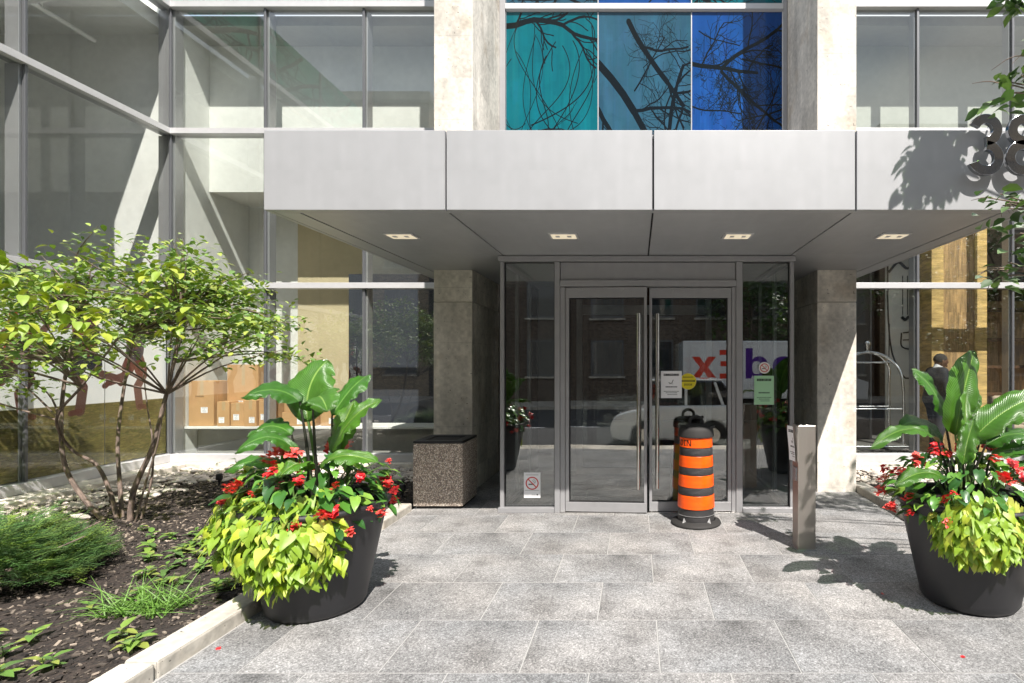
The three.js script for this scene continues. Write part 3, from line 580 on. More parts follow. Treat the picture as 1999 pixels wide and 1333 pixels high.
{ // notices on the glass
  const flat = (w, h) => new RoundedBoxGeometry(w, h, 0.0015, 1, 0.0006);
  const sign = (name, label, w, h, map, pos) => { const s = thing(name, label, 'notice', pos); part(s, 'sheet', flat(w, h), M.paper); const f = new THREE.PlaneGeometry(w * 0.995, h * 0.995); part(s, 'print', f, S({ map, roughness: 0.7 }), [0, 0, 0.0012]); return s; };
  sign('paper_notice', 'white paper notice with black print taped to the closed door', 0.216, 0.28, noticeTex(['#2a2a2e'], 5), [0.357, 1.315, -5.8175]);
  sign('green_notice', 'pale green paper notice inside the sidelight by the bollard', 0.205, 0.3, noticeTex(['#28452f'], 9, '#a9d8ae', false), [1.318, 1.255, -5.835]);
  const disc = (name, label, r, map, pos) => { const s = thing(name, label, 'sticker', pos); const c = new THREE.CylinderGeometry(r, r, 0.0012, 40); c.rotateX(Math.PI / 2); part(s, 'disc', c, M.paper); part(s, 'print', new THREE.CircleGeometry(r * 0.99, 40), S({ map, roughness: 0.6 }), [0, 0, 0.001]); };
  disc('door_sticker', 'round yellow caution sticker on the closed door', 0.084, canvasTex(256, 256, (g) => { g.fillStyle = '#d8c81e'; g.fillRect(0, 0, 256, 256); g.fillStyle = '#2a2a10'; g.font = 'bold 34px sans-serif'; g.textAlign = 'center'; g.fillText('Automatic', 128, 70); g.fillRect(18, 108, 220, 26); g.font = 'bold 46px sans-serif'; g.fillText('DOOR', 128, 196); g.fillStyle = '#d8c81e'; g.fillRect(40, 118, 176, 5); }), [0.53, 1.347, -5.8178]);
  const nosmoke = (g, cx, cy, r) => { g.strokeStyle = '#c23a3a'; g.lineWidth = r * 0.2; g.beginPath(); g.arc(cx, cy, r, 0, 7); g.stroke(); g.fillStyle = '#555'; g.fillRect(cx - r * 0.62, cy + r * 0.08, r * 0.95, r * 0.2); g.strokeStyle = '#777'; g.lineWidth = r * 0.08; g.beginPath(); g.moveTo(cx + r * 0.45, cy); g.quadraticCurveTo(cx + r * 0.7, cy - r * 0.5, cx + r * 0.2, cy - r * 0.65); g.moveTo(cx + r * 0.3, cy); g.quadraticCurveTo(cx + r * 0.45, cy - r * 0.35, cx, cy - r * 0.45); g.stroke(); g.strokeStyle = '#c23a3a'; g.lineWidth = r * 0.18; g.beginPath(); g.moveTo(cx - r * 0.7, cy - r * 0.7); g.lineTo(cx + r * 0.7, cy + r * 0.7); g.stroke(); };
  disc('no_smoking_sticker', 'small round no smoking sticker on the sidelight by the bollard', 0.06, canvasTex(128, 128, g => { g.fillStyle = '#e6e4e0'; g.fillRect(0, 0, 128, 128); nosmoke(g, 64, 64, 44); }), [1.322, 1.487, -5.835]);
  sign('no_smoking_sign', 'white no smoking sign low on the sidelight near the bin', 0.172, 0.262, canvasTex(256, 390, (g, w, h) => { g.fillStyle = '#e9e9ea'; g.fillRect(0, 0, w, h); g.fillStyle = '#aaa'; for (let i = 0; i < 2; i++) g.fillRect(26, 22 + i * 14, 200, 6); nosmoke(g, 128, 165, 92); g.fillRect(18, 272, 220, 4); g.fillStyle = '#999'; g.fillRect(120, 340, 60, 8); g.fillStyle = '#444'; g.fillRect(196, 332, 24, 20); }), [-1.084, 0.27, -5.843]);
  // yellow edged board leaning inside the closed door
  const wb = thing('leaning_board', 'narrow yellow edged board leaning inside the closed door', 'board', [0.40, 0, -6.0]); part(wb, 'board', rbox(0.05, 0.66, 0.012, 0.003), S({ color: rgb(0.6, 0.42, 0.02), roughness: 0.5 }), [0.02, 0.335, -0.02], [-0.06, 0, -0.05]); part(wb, 'board_edge', rbox(0.03, 0.66, 0.014, 0.003), M.black, [-0.022, 0.335, -0.022], [-0.06, 0, -0.05]);
}
{ // street number in polished steel in front of the fascia
  const ring = (cy, R, a0, a1) => { const s = new THREE.Shape(), w = 0.062, n = 26; for (let i = 0; i <= n; i++) { const a = a0 + (a1 - a0) * i / n; i ? s.lineTo(Math.cos(a) * R, cy + Math.sin(a) * R * 0.98) : s.moveTo(Math.cos(a) * R, cy + Math.sin(a) * R * 0.98); } for (let i = n; i >= 0; i--) { const a = a0 + (a1 - a0) * i / n; s.lineTo(Math.cos(a) * (R - w), cy + Math.sin(a) * (R - w) * 0.98); } s.closePath(); return new THREE.ExtrudeGeometry(s, { depth: 0.03, bevelEnabled: true, bevelSize: 0.003, bevelThickness: 0.003, bevelSegments: 2, curveSegments: 24 }); };
  const num = (label, x, list) => { const t = thing('street_number', label, 'house number', [x, 2.862, -3.99]); part(t, 'digit', merged(list), S({ color: rgb(0.42, 0.43, 0.45), roughness: 0.12, metalness: 1 })); for (const y of [0.06, 0.37]) part(t, 'standoff_pin', new THREE.CylinderGeometry(0.007, 0.007, 0.062, 8), M.chrome, [0.07, y, -0.03], [Math.PI / 2, 0, 0]); };
  num('polished metal numeral three standing off the canopy fascia', 2.455, [ring(0.318, 0.112, 2.7, -1.5), ring(0.122, 0.122, 1.5, -2.75)]);
  num('polished metal numeral eight at the edge of the canopy fascia', 2.72, [ring(0.318, 0.108, 0, TAU), ring(0.124, 0.124, 0, TAU)]);
}

// ---------------------------------------------------------------- things behind the glass
{
  const sh = thing('window_shelf', 'pale ledge holding parcels behind the glass', 'shelf', [0, 0, 0]);
  part(sh, 'ledge', rspan(-6.59, -2.5, 0.572, 0.605, -8.72, -8.2), M.white); part(sh, 'front_board', span(-6.59, -2.5, 0.083, 0.57, -8.5, -8.46), M.greywall);
  const label = [S({ map: noticeTex(['#333'], 21), roughness: 0.8 }), S({ map: noticeTex(['#223'], 22, '#f4f4f4', false), roughness: 0.8 })];
  const bx = (x0, x1, h, z0, dep, lab, y = 0.607, text) => {
    const b = thing('cardboard_box', lab, 'box', [(x0 + x1) / 2, y, -z0 - dep / 2], 0, 'parcels on the window ledge'); const w = x1 - x0;
    part(b, 'carton', rbox(w, h, dep, 0.006, x0 * 3), M.card, [0, h / 2, 0]);
    part(b, 'packing_tape', rbox(0.05, h * 0.35, 0.001, 0.0004), S({ color: rgb(0.5, 0.36, 0.2), roughness: 0.3 }), [0.01, h * 0.83, dep / 2 + 0.001]);
    part(b, 'address_label', new THREE.PlaneGeometry(Math.min(0.1, w * 0.45), 0.085), label[Math.floor(rnd() * 2)], [rr(-0.2, 0.2) * w, h * rr(0.2, 0.4), dep / 2 + 0.003]);
    if (text) part(b, 'printed_word', new THREE.PlaneGeometry(w * 0.55, 0.045), S({ map: canvasTex(256, 40, g => { g.fillStyle = '#c49b6c'; g.fillRect(0, 0, 256, 40); g.fillStyle = '#4a3a2c'; g.font = 'bold 32px sans-serif'; g.fillText('DHARANN', 34, 32); }), roughness: 0.9 }), [-0.01, h * 0.66, dep / 2 + 0.0025]);
  };
  bx(-6.57, -6.2, 0.66, 8.26, 0.36, 'large square parcel nearest the glass corner', 0.607, true);
  bx(-6.15, -5.68, 0.9, 8.46, 0.22, 'tall upright carton standing behind the smaller parcels');
  bx(-6.14, -5.96, 0.36, 8.24, 0.2, 'small parcel with a white label beside the large parcel');
  bx(-5.95, -5.76, 0.34, 8.26, 0.19, 'small parcel in front of the tall carton');
  bx(-5.74, -5.56, 0.38, 8.23, 0.24, 'narrow parcel with dark tape in the middle of the ledge');
  bx(-5.54, -5.3, 0.37, 8.26, 0.24, 'squat parcel just before the first mullion');
  bx(-5.2, -4.72, 0.2, 8.26, 0.3, 'low flat parcel behind the tall leaves');
  bx(-5.18, -4.86, 0.34, 8.28, 0.26, 'upper parcel standing on the low flat parcel', 0.809);
  bx(-4.66, -4.3, 0.3, 8.3, 0.3, 'parcel on the ledge farthest from the corner');
}
{ // sprinkler pipe in the wing
  const p = thing('sprinkler_pipe', 'white sprinkler pipe under the ceiling of the glass wing', 'pipe');
  part(p, 'main_pipe', tube([[-7.6, 6.05, -7.9], [-7.6, 6.05, -6.6], [-7.55, 5.95, -6.0], [-7.9, 5.9, -5.2], [-7.9, 5.9, -2.4]], 0.03, 10, 40), M.white);
  part(p, 'branch_pipe', tube([[-9.3, 5.9, -6.8], [-8.0, 5.9, -6.8], [-7.2, 5.9, -6.8], [-7.0, 5.95, -6.8]], 0.022, 8, 20), M.white);
  part(p, 'hanger', tube([[-7.6, 6.3, -7.2], [-7.6, 6.05, -7.2]], 0.008, 6, 2), M.white); part(p, 'hanger', tube([[-7.9, 6.3, -4.4], [-7.9, 5.9, -4.4]], 0.008, 6, 2), M.white);
}
{ // luggage cart
  const c = thing('luggage_cart', 'chrome birdcage luggage cart in the lobby window', 'luggage cart', [3.62, 0.08, -8.85]);
  part(c, 'deck', rbox(1.06, 0.05, 0.58, 0.02), M.chrome, [0, 0.17, 0]); part(c, 'deck_carpet', rbox(1.0, 0.02, 0.52, 0.008), M.darkwall, [0, 0.203, 0]);
  part(c, 'bumper', rbox(1.1, 0.03, 0.62, 0.014), M.rubber, [0, 0.135, 0]);
  for (const z of [-0.24, 0.24]) {
    const pts = [[-0.45, 0.2, z], [-0.45, 1.1, z]]; for (let i = 1; i < 10; i++) { const a = Math.PI * (1 - i / 10); pts.push([Math.cos(a) * 0.45, 1.2 + Math.sin(a) * 0.42, z * (1 - 0.75 * Math.sin(a))]); } pts.push([0.45, 1.1, z], [0.45, 0.2, z]);
    part(c, 'arch_tube', tube(pts, 0.021, 12, 80), M.chrome);
    part(c, 'low_rail', tube([[-0.45, 0.75, z], [0, 0.75, z], [0.45, 0.75, z]], 0.011, 8, 6), M.chrome);
  }
  for (const x of [-0.45, 0.45]) part(c, 'end_rail', tube([[x, 0.75, -0.24], [x, 0.75, 0], [x, 0.75, 0.24]], 0.011, 8, 4), M.chrome);
  part(c, 'hanging_bar', tube([[-0.38, 1.46, 0], [0, 1.46, 0], [0.38, 1.46, 0]], 0.016, 10, 6), M.chrome);
  part(c, 'finial', lathe([[0.03, 1.6], [0.05, 1.63], [0.02, 1.66], [0.055, 1.72], [0.06, 1.76], [0.04, 1.8], [0, 1.815]], 20), M.chrome);
  for (const [x, z] of [[-0.43, -0.22], [0.43, -0.22], [-0.43, 0.22], [0.43, 0.22]]) { const w = new THREE.CylinderGeometry(0.06, 0.06, 0.035, 18); w.rotateX(Math.PI / 2); part(c, 'wheel', w, M.rubber, [x, 0.06, z]); }
}
{ // pillar, partition, artwork, armchair, shelving
  const p = thing('clad_pillar', 'golden stone and wood clad pillar in the lobby', 'pillar', [4.9, 0.08, -8.86]);
  part(p, 'stone_edge', span(-0.42, -0.24, 0, 3.52, -0.3, 0.3), M.stonegold); part(p, 'wood_panel', span(-0.238, 0.238, 0, 3.52, -0.3, 0.285), M.wood); part(p, 'stone_edge', span(0.24, 0.42, 0, 3.52, -0.3, 0.3), M.stonegold);
  const a = thing('line_artwork', 'grey panel with a black line drawing beside the luggage cart', 'artwork', [4.4, 0.08, -9.4]);
  part(a, 'panel', rbox(0.5, 3.4, 0.05), M.white, [0, 1.72, 0]);
  const ink = M.black, z = 0.032, ln = (pts, r = 0.014) => part(a, 'drawn_line', tube(pts.map(q => V(q[0], q[1], z)), r, 6, 24), ink);
  ln([[-0.23, 3.1], [-0.22, 2.2], [-0.15, 1.6], [-0.02, 1.3], [0.06, 1.2], [0.24, 1.2]]); ln([[0.02, 2.9], [0.02, 2.5], [0.02, 2.25]], 0.008); ln([[0.1, 2.9], [0.1, 2.5], [0.1, 2.25]], 0.008); ln([[0.0, 2.22], [0.06, 2.17], [0.12, 2.22]], 0.025); ln([[0.0, 1.95], [0.01, 1.72], [0.22, 1.7], [0.22, 1.95], [0.02, 1.95]], 0.013); ln([[0.02, 1.83], [0.22, 1.84]], 0.011); ln([[-0.22, 2.95], [-0.05, 3.12], [0.1, 3.02], [0.24, 3.14]], 0.022); ln([[-0.2, 2.1], [-0.21, 1.2], [-0.2, 0.6]], 0.009);
  const q = thing('dark_partition', 'dark lobby partition behind the luggage cart', 'partition', [3.7, 0.08, -10.6]); part(q, 'panel', span(-0.95, 0.66, 0, 3.5, -0.05, 0.05), M.darkwall); part(q, 'edge_strip', rspan(0.662, 0.7, 0, 3.5, -0.06, 0.06), M.alu);
  const s = thing('lobby_shelving', 'dark shelving with warm wood backs in the lobby', 'shelving', [7.2, 0.08, -10.4]);
  part(s, 'back_panel', span(-0.9, 0.9, 0, 2.6, -0.2, -0.16), M.wood); for (const y of [0.3, 0.85, 1.35, 1.85, 2.4]) part(s, 'shelf_board', rspan(-0.9, 0.9, y, y + 0.05, -0.158, 0.2), M.brown); for (const x of [-0.94, 0.94]) part(s, 'side_board', rspan(x - 0.035, x + 0.035, 0, 2.6, -0.2, 0.2), M.darkwall);
  const ch = thing('armchair', 'beige upholstered armchair behind the lobby glass', 'armchair', [6.35, 0.08, -9.25], -0.3), fab = S({ color: rgb(0.45, 0.36, 0.27), roughness: 0.95 });
  part(ch, 'seat_cushion', rbox(0.6, 0.18, 0.62, 0.05), fab, [0, 0.38, 0.03]); part(ch, 'backrest', rbox(0.75, 0.62, 0.18, 0.07), fab, [0, 0.58, -0.36], [-0.15, 0, 0]); for (const x of [-0.38, 0.38]) part(ch, 'armrest', rbox(0.16, 0.5, 0.76, 0.06), fab, [x, 0.36, 0]); part(ch, 'seat_base', rbox(0.62, 0.16, 0.6, 0.02), fab, [0, 0.2, 0]); for (const [x, zz] of [[-0.33, -0.3], [0.33, -0.3], [-0.33, 0.3], [0.33, 0.3]]) part(ch, 'leg', new THREE.CylinderGeometry(0.02, 0.015, 0.12, 8), M.black, [x, 0.06, zz]);
}
// ---------------------------------------------------------------- the man in the lobby
function sdf(fn, lo, size, res) {   // mesh of fn(p) < 0 in the cube at lo
  const mc = new MarchingCubes(res, M.black, false, false, 160000); mc.isolation = 0; const h = size / 2, p = V();
  for (let z = 0; z < res; z++) for (let y = 0; y < res; y++) for (let x = 0; x < res; x++) { p.set(lo[0] + h * 2 * x / res, lo[1] + h * 2 * y / res, lo[2] + h * 2 * z / res); mc.field[x + y * res + z * res * res] = -fn(p); }
  mc.update(); const n = mc.count, pos = mc.positionArray.slice(0, n * 3), nor = mc.normalArray.slice(0, n * 3);
  for (let i = 0; i < n; i++) for (let k = 0; k < 3; k++) pos[i * 3 + k] = lo[k] + h + pos[i * 3 + k] * h;
  const g = new THREE.BufferGeometry(); g.setAttribute('position', new THREE.BufferAttribute(pos, 3)); g.setAttribute('normal', new THREE.BufferAttribute(nor, 3)); return g;
}
const smin = (a, b, k) => { const h = Math.max(k - Math.abs(a - b), 0) / k; return Math.min(a, b) - h * h * k * 0.25; };
const cap = (p, a, b, r1, r2) => { const bx = b[0] - a[0], by = b[1] - a[1], bz = b[2] - a[2], px = p.x - a[0], py = p.y - a[1], pz = p.z - a[2], t = clamp((px * bx + py * by + pz * bz) / (bx * bx + by * by + bz * bz)); return Math.hypot(px - bx * t, py - by * t, pz - bz * t) - (r1 + (r2 - r1) * t); };
{
  const person = thing('person', 'man in a dark suit looking down in the lobby', 'person', [4.42, 0.08, -8.37]);
  const skin = S({ color: rgb(0.13, 0.065, 0.04), roughness: 0.55 }), suit = S({ color: rgb(0.018, 0.02, 0.027), roughness: 0.85 }), shirt = S({ color: rgb(0.75, 0.75, 0.76), roughness: 0.8 }), hair = S({ color: rgb(0.035, 0.032, 0.03), roughness: 1 });
  const bones = [[[0, 0.9, 0.09], [0.02, 0.48, 0.1], 0.095, 0.068], [[0.02, 0.48, 0.1], [-0.01, 0.08, 0.1], 0.066, 0.05], [[0, 0.9, -0.09], [0.06, 0.48, -0.1], 0.095, 0.068], [[0.06, 0.48, -0.1], [0.02, 0.08, -0.1], 0.066, 0.05], [[0, 0.92, 0.06], [0, 0.92, -0.06], 0.13, 0.13], [[0, 0.95, 0], [0.03, 1.22, 0], 0.15, 0.155], [[0.03, 1.22, 0.1], [0.03, 1.22, -0.1], 0.13, 0.13], [[0.04, 1.32, 0.15], [0.04, 1.32, -0.15], 0.07, 0.07], [[0.04, 1.31, 0.18], [0.06, 1.06, 0.25], 0.062, 0.05], [[0.06, 1.06, 0.25], [0.26, 0.98, 0.16], 0.05, 0.038], [[0.04, 1.31, -0.18], [0.06, 1.06, -0.25], 0.062, 0.05], [[0.06, 1.06, -0.25], [0.26, 0.98, -0.14], 0.05, 0.038]];
  part(person, 'suit', sdf(p => { let d = 9; for (const b of bones) d = smin(d, cap(p, b[0], b[1], b[2], b[3]), 0.05); return d; }, [-0.75, -0.02, -0.75], 1.5, 96), suit);
  const hd = p => { // head tilted down, facing +x
    const x = p.x - 0.085, y = p.y - 1.45, qq = V(x * Math.cos(0.35) - y * Math.sin(0.35), x * Math.sin(0.35) + y * Math.cos(0.35), p.z);
    let d = Math.hypot((qq.x + 0.005) / 0.098, (qq.y - 0.045) / 0.09, qq.z / 0.077) - 1; d *= 0.08;
    d = smin(d, cap(qq, [0.03, 0.01, 0], [0.055, -0.07, 0], 0.06, 0.034), 0.03);
    d = smin(d, cap(qq, [0.088, 0.03, 0], [0.108, -0.008, 0], 0.008, 0.014), 0.012);
    d = smin(d, cap(qq, [0.085, 0.045, -0.03], [0.085, 0.045, 0.03], 0.013, 0.013), 0.012);
    d = smin(d, cap(qq, [0.078, -0.04, -0.016], [0.078, -0.04, 0.016], 0.011, 0.011), 0.01);
    for (const e of [-1, 1]) { d = smin(d, cap(qq, [-0.008, 0.03, 0.078 * e], [-0.004, -0.02, 0.076 * e], 0.015, 0.01), 0.006); d = Math.max(d, 0.008 - Math.hypot(qq.x - 0.088, qq.y - 0.028, qq.z - 0.033 * e)); }
    d = smin(d, cap(p, [0.045, 1.33, 0], [0.07, 1.43, 0], 0.058, 0.052), 0.03);
    return d;
  };
  part(person, 'head', sdf(hd, [-0.1, 1.26, -0.18], 0.36, 90), skin);
  part(person, 'hair', sdf(p => { const x = p.x - 0.085, y = p.y - 1.45, q = V(x * Math.cos(0.35) - y * Math.sin(0.35), x * Math.sin(0.35) + y * Math.cos(0.35), p.z); const d = (Math.hypot((q.x + 0.012) / 0.101, (q.y - 0.047) / 0.095, q.z / 0.081) - 1) * 0.085; return Math.max(d, (q.x - 0.03) * 0.8 - (q.y - 0.06) * 0.9, -(q.y + 0.01 + q.x * 0.2)); }, [-0.1, 1.3, -0.18], 0.36, 70), hair);
  part(person, 'shirt_collar', sdf(p => Math.max(cap(p, [0.045, 1.35, 0], [0.062, 1.405, 0], 0.07, 0.064), p.y - 1.42 + (p.x - 0.05) * 0.5, 1.33 - p.y), [-0.1, 1.24, -0.16], 0.32, 60), shirt);
  for (const e of [-1, 1]) {
    const fingers = []; for (let f = 0; f < 4; f++) fingers.push([[0.34, 0.965 - 0.004 * f, e * (0.115 + 0.018 * f)], [0.385 - 0.006 * Math.abs(f - 1), 0.945, e * (0.112 + 0.019 * f)], [0.4 - 0.006 * Math.abs(f - 1), 0.92, e * (0.112 + 0.019 * f)]]);
    part(person, 'hand', sdf(p => { let d = smin(cap(p, [0.25, 0.985, e * 0.15], [0.29, 0.975, e * 0.145], 0.032, 0.034), cap(p, [0.3, 0.97, e * 0.125], [0.33, 0.965, e * 0.165], 0.022, 0.022), 0.03); for (const f of fingers) { d = smin(d, cap(p, f[0], f[1], 0.009, 0.0085), 0.008); d = smin(d, cap(p, f[1], f[2], 0.0085, 0.0075), 0.005); } d = smin(d, cap(p, [0.28, 0.97, e * 0.12], [0.33, 0.95, e * 0.085], 0.012, 0.009), 0.01); return d; }, e > 0 ? [0.2, 0.86, 0.05] : [0.2, 0.86, -0.25], 0.2, 60), skin);
    part(person, 'shoe', rbox(0.27, 0.09, 0.1, 0.04), M.black, [0.06, 0.045, e * 0.1]);
  }
}

// ---------------------------------------------------------------- leaves
// a leaf from the origin along +z, upper side +y; prof(t) is the half width
function leafGeo(L, W, { seg = 5, across = 2, fold = 0.25, droop = 0.3, prof = t => Math.sin(Math.PI * Math.pow(t, 0.75)), wave = 0, back = 0 } = {}) {
  const pos = [], uv = [], idx = [], n = across * 2;
  for (let i = 0; i <= seg; i++) {
    const t = i / seg, w = Math.max(0.002, prof(t)) * W / 2;
    for (let j = 0; j <= n; j++) {
      const s = (j - across) / across, x = s * w;
      pos.push(x, Math.abs(x) * fold - droop * L * t * t + wave * Math.sin(t * 9 + s * 2) * Math.abs(s) * L, t * L - back * Math.abs(s) * L * (1 - t) * (t < 0.35 ? 1 : 0.3));
      uv.push(0.5 + s / 2, t);
    }
  }
  for (let i = 0; i < seg; i++) for (let j = 0; j < n; j++) { const a = i * (n + 1) + j, b = a + n + 1; idx.push(a, b, a + 1, b, b + 1, a + 1); }
  return geom(pos, null, uv, idx);
}
const leafMat = (r, g, b, rough = 0.55, tr = 0.35) => P({ color: rgb(r, g, b), roughness: rough, transmission: tr, thickness: 0, side: THREE.DoubleSide });
const UPV = V(0, 1, 0);
function aim(m, pos, tip, normal, roll = 0) {   // put a leaf mesh: base at pos, tip direction, upper side
  const z = tip.clone().normalize(), x = normal.clone().cross(z); if (x.lengthSq() < 1e-5) x.set(1, 0, 0); x.normalize(); const y = z.clone().cross(x);
  m.matrix ??= new THREE.Matrix4(); const R = new THREE.Matrix4().makeBasis(x, y, z); m.quaternion.setFromRotationMatrix(R); if (roll) m.rotateZ(roll); m.position.copy(pos); return m;
}
// big paddle leaf along a curve p0 > p1 > p2, blade tilted towards hint
function paddle(p0, p1, p2, W, hint, seed0) {
  const c = new THREE.QuadraticBezierCurve3(V(...p0), V(...p1), V(...p2)), n = 22, m = 5, pos = [], uv = [], idx = [], h0 = V(...hint);
  for (let i = 0; i <= n; i++) {
    const t = i / n, o = c.getPoint(t), tg = c.getTangent(t), side = tg.clone().cross(h0).normalize(), nor = side.clone().cross(tg).normalize();
    const w = Math.max(0.003, Math.pow(Math.sin(Math.PI * Math.pow(t, 0.85)), 0.55) * (t > 0.97 ? 0.5 : 1)) * W / 2, tear = s => LAT[(i * 37 + seed0 * 911 + (s > 0 ? 5000 : 0)) & 65535] > 0.86 && i > 3 && i < 20 ? 0.72 : 1;
    for (let j = -m; j <= m; j++) {
      const s = j / m, q = o.clone().addScaledVector(side, s * w * (Math.abs(j) === m ? tear(s) : 1)).addScaledVector(nor, Math.abs(s) * w * 0.28 + 0.012 * Math.sin(t * 11 + s * 3 + seed0 * 5) * Math.abs(s) - Math.pow(Math.abs(s), 3) * w * 0.34 + 0.006 * Math.sin(t * 37 + seed0) * s * s);
      pos.push(q.x, q.y, q.z); uv.push(0.5 + s / 2, t);
    }
  }
  const r = 2 * m + 1; for (let i = 0; i < n; i++) for (let j = 0; j < 2 * m; j++) { const a = i * r + j, b = a + r; idx.push(a, b, a + 1, b, b + 1, a + 1); }
  return geom(pos, null, uv, idx);
}
const paddleMats = [[1, 1, 1], [0.85, 1.0, 1.1], [1.3, 1.22, 1.1], [0.66, 0.82, 0.78]].map(k => P({ map: T.veins, color: rgb(...k), bumpMap: T.veinsBump, bumpScale: 0.002, roughness: 0.28, transmission: 0.3, thickness: 0, side: THREE.DoubleSide }));
const petMat = S({ color: rgb(0.09, 0.17, 0.04), roughness: 0.5 }), petDark = S({ color: rgb(0.02, 0.022, 0.014), roughness: 0.5 });
function paddlePlant(label, at, leaves, y0) {
  const t = thing('paddle_leaf_plant', label, 'plant', at);
  leaves.forEach(([p0, p1, p2, W, hint, mt = 0], i) => {
    const root = [p0[0] * 0.22 + rr(-0.05, 0.05), y0, p0[2] * 0.2 + rr(-0.05, 0.05)];
    part(t, 'leaf', paddle(p0, p1, p2, W, hint, i), paddleMats[mt]);
    part(t, 'leaf_stalk', taper([[V(...root), 0.013], [V((root[0] * 2 + p0[0]) / 3 + p0[0] * 0.05, (root[1] + p0[1]) / 2, (root[2] + p0[2]) / 2), 0.01], [V(...p0), 0.006]], 7, 5), i % 3 ? petDark : petMat);
  });
  return t;
}
// ---------------------------------------------------------------- the two big pots
const potMat = P({ color: rgb(0.014, 0.014, 0.016), roughness: 0.5, clearcoat: 0.12, clearcoatRoughness: 0.35, bumpMap: grey(256, (u, v) => 0.5 + 0.5 * vn(u * 4, v * 120, 120, 2) * fbm(u, v, 8, 2, 6), 1), bumpScale: 0.0025 });
function pot(label, at) {
  const p = thing('plant_pot', label, 'plant pot', at);
  part(p, 'pot_body', lathe([[0, 0.004], [0.24, 0.004], [0.272, 0.012], [0.288, 0.035], [0.291, 0.06], [0.41, 0.62], [0.419, 0.64]], 64), potMat);
  part(p, 'rim', lathe([[0.419, 0.64], [0.431, 0.645], [0.435, 0.66], [0.429, 0.675], [0.41, 0.678], [0.396, 0.665], [0.382, 0.58]], 64), potMat);
  part(p, 'potting_soil', lathe([[0.388, 0.6], [0.3, 0.625], [0.15, 0.64], [0.001, 0.645]], 32), M.soil);
  return p;
}
const vineLeaf = [0, 1, 2].map(k => leafGeo(0.07, 0.06, { seg: 6, fold: 0.22 - k * 0.1, droop: 0.25 + k * 0.12, wave: 0.02 + 0.015 * k, prof: t => (t < 0.16 ? 0.55 + t * 2.8 : 1.0 * Math.pow(1 - (t - 0.16) / 0.84, 0.8) + 0.16 * Math.sin((t - 0.16) * 9) * (1 - t)), back: 0.28 }));
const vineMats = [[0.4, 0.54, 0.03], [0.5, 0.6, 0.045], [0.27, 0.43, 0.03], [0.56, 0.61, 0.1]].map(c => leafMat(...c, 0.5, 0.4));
const begLeaf = [0, 1, 2].map(k => leafGeo(0.088, 0.056, { seg: 6, fold: 0.2, droop: 0.2 + 0.15 * k, wave: 0.03, back: 0.12, prof: t => Math.pow(Math.sin(Math.PI * Math.pow(Math.min(1, t * 0.97 + 0.03), 0.62)), 0.8) }));
const begMats = [[0.05, 0.16, 0.025], [0.085, 0.23, 0.03], [0.13, 0.3, 0.045], [0.035, 0.115, 0.025], [0.22, 0.39, 0.06]].map(c => leafMat(...c, 0.3, 0.25));
const redMats = [[0.75, 0.03, 0.035], [0.82, 0.07, 0.06], [0.66, 0.02, 0.03], [0.85, 0.12, 0.1]].map(c => P({ color: rgb(...c), roughness: 0.45, transmission: 0.25, thickness: 0, side: THREE.DoubleSide }));
const petal = leafGeo(0.034, 0.032, { seg: 3, fold: 0.3, droop: 0.3, prof: t => Math.pow(Math.sin(Math.PI * Math.min(1, t * 0.9 + 0.08)), 0.6) });
const blossoms = [0, 1, 2, 3].map(k => { const list = [], o = new THREE.Object3D(); for (let b = 0; b < 7 + k; b++) { const c = V(rr(-0.04, 0.04), rr(-0.025, 0.03), rr(-0.035, 0.035)), n = 3 + Math.floor(rnd() * 2), a0 = rr(0, 7); for (let i = 0; i < n; i++) { const a = a0 + i / n * TAU; aim(o, c, V(Math.cos(a), rr(-0.2, 0.9), Math.sin(a)), UPV); o.scale.setScalar(rr(0.75, 1.15)); o.updateMatrix(); list.push(petal.clone().applyMatrix4(o.matrix)); } } return merged(list); });
function begonia(label, at, rx, rz, nLeaf, nFlower, ok = () => true) {
  const t = thing('begonia_plant', label, 'flowering plant', at);
  part(t, 'stem', merged([...Array(22)].map((_, i) => { const a = i / 22 * TAU, r = rr(0.5, 0.9); return taper([[V(Math.cos(a) * 0.12, 0.62, Math.sin(a) * 0.12), 0.006], [V(Math.cos(a) * rx * r * 0.6, 0.8, Math.sin(a) * rz * r * 0.6), 0.005], [V(Math.cos(a) * rx * r, rr(0.72, 0.9), Math.sin(a) * rz * r), 0.003]], 5, 3); })), petMat);
  const spot = (shell) => { let a, el, d; do { a = rr(0, TAU); el = Math.asin(rr(-0.5, 0.97)); d = V(Math.cos(a) * Math.cos(el), Math.sin(el), Math.sin(a) * Math.cos(el)); } while (!ok(d)); const s = rr(...shell); return [V(d.x * rx * s, 0.7 + d.y * 0.3 * s, d.z * rz * s), d]; };
  for (let i = 0; i < nLeaf; i++) { const [p, d] = spot([0.66, 1.02]), tip = V(d.x + rr(-0.5, 0.5), -0.15 + rr(-0.5, 0.35), d.z + rr(-0.5, 0.5)), m = part(t, 'leaf', begLeaf[i % 3], begMats[Math.floor(rnd() * 5)]); aim(m, p, tip, V(d.x * 0.4 + rr(-0.3, 0.3), 1, d.z * 0.4 + rr(-0.3, 0.3))); m.scale.setScalar(rr(0.7, 1.25)); }
  for (let i = 0; i < nFlower; i++) { const [p, d] = spot([0.98, 1.1]), m = part(t, 'flower_cluster', blossoms[i % 4], redMats[Math.floor(rnd() * 4)], [p.x, p.y, p.z], [rr(-0.6, 0.6), rr(0, TAU), rr(-0.6, 0.6)]); m.scale.setScalar(rr(0.45, 0.85)); }
  return t;
}
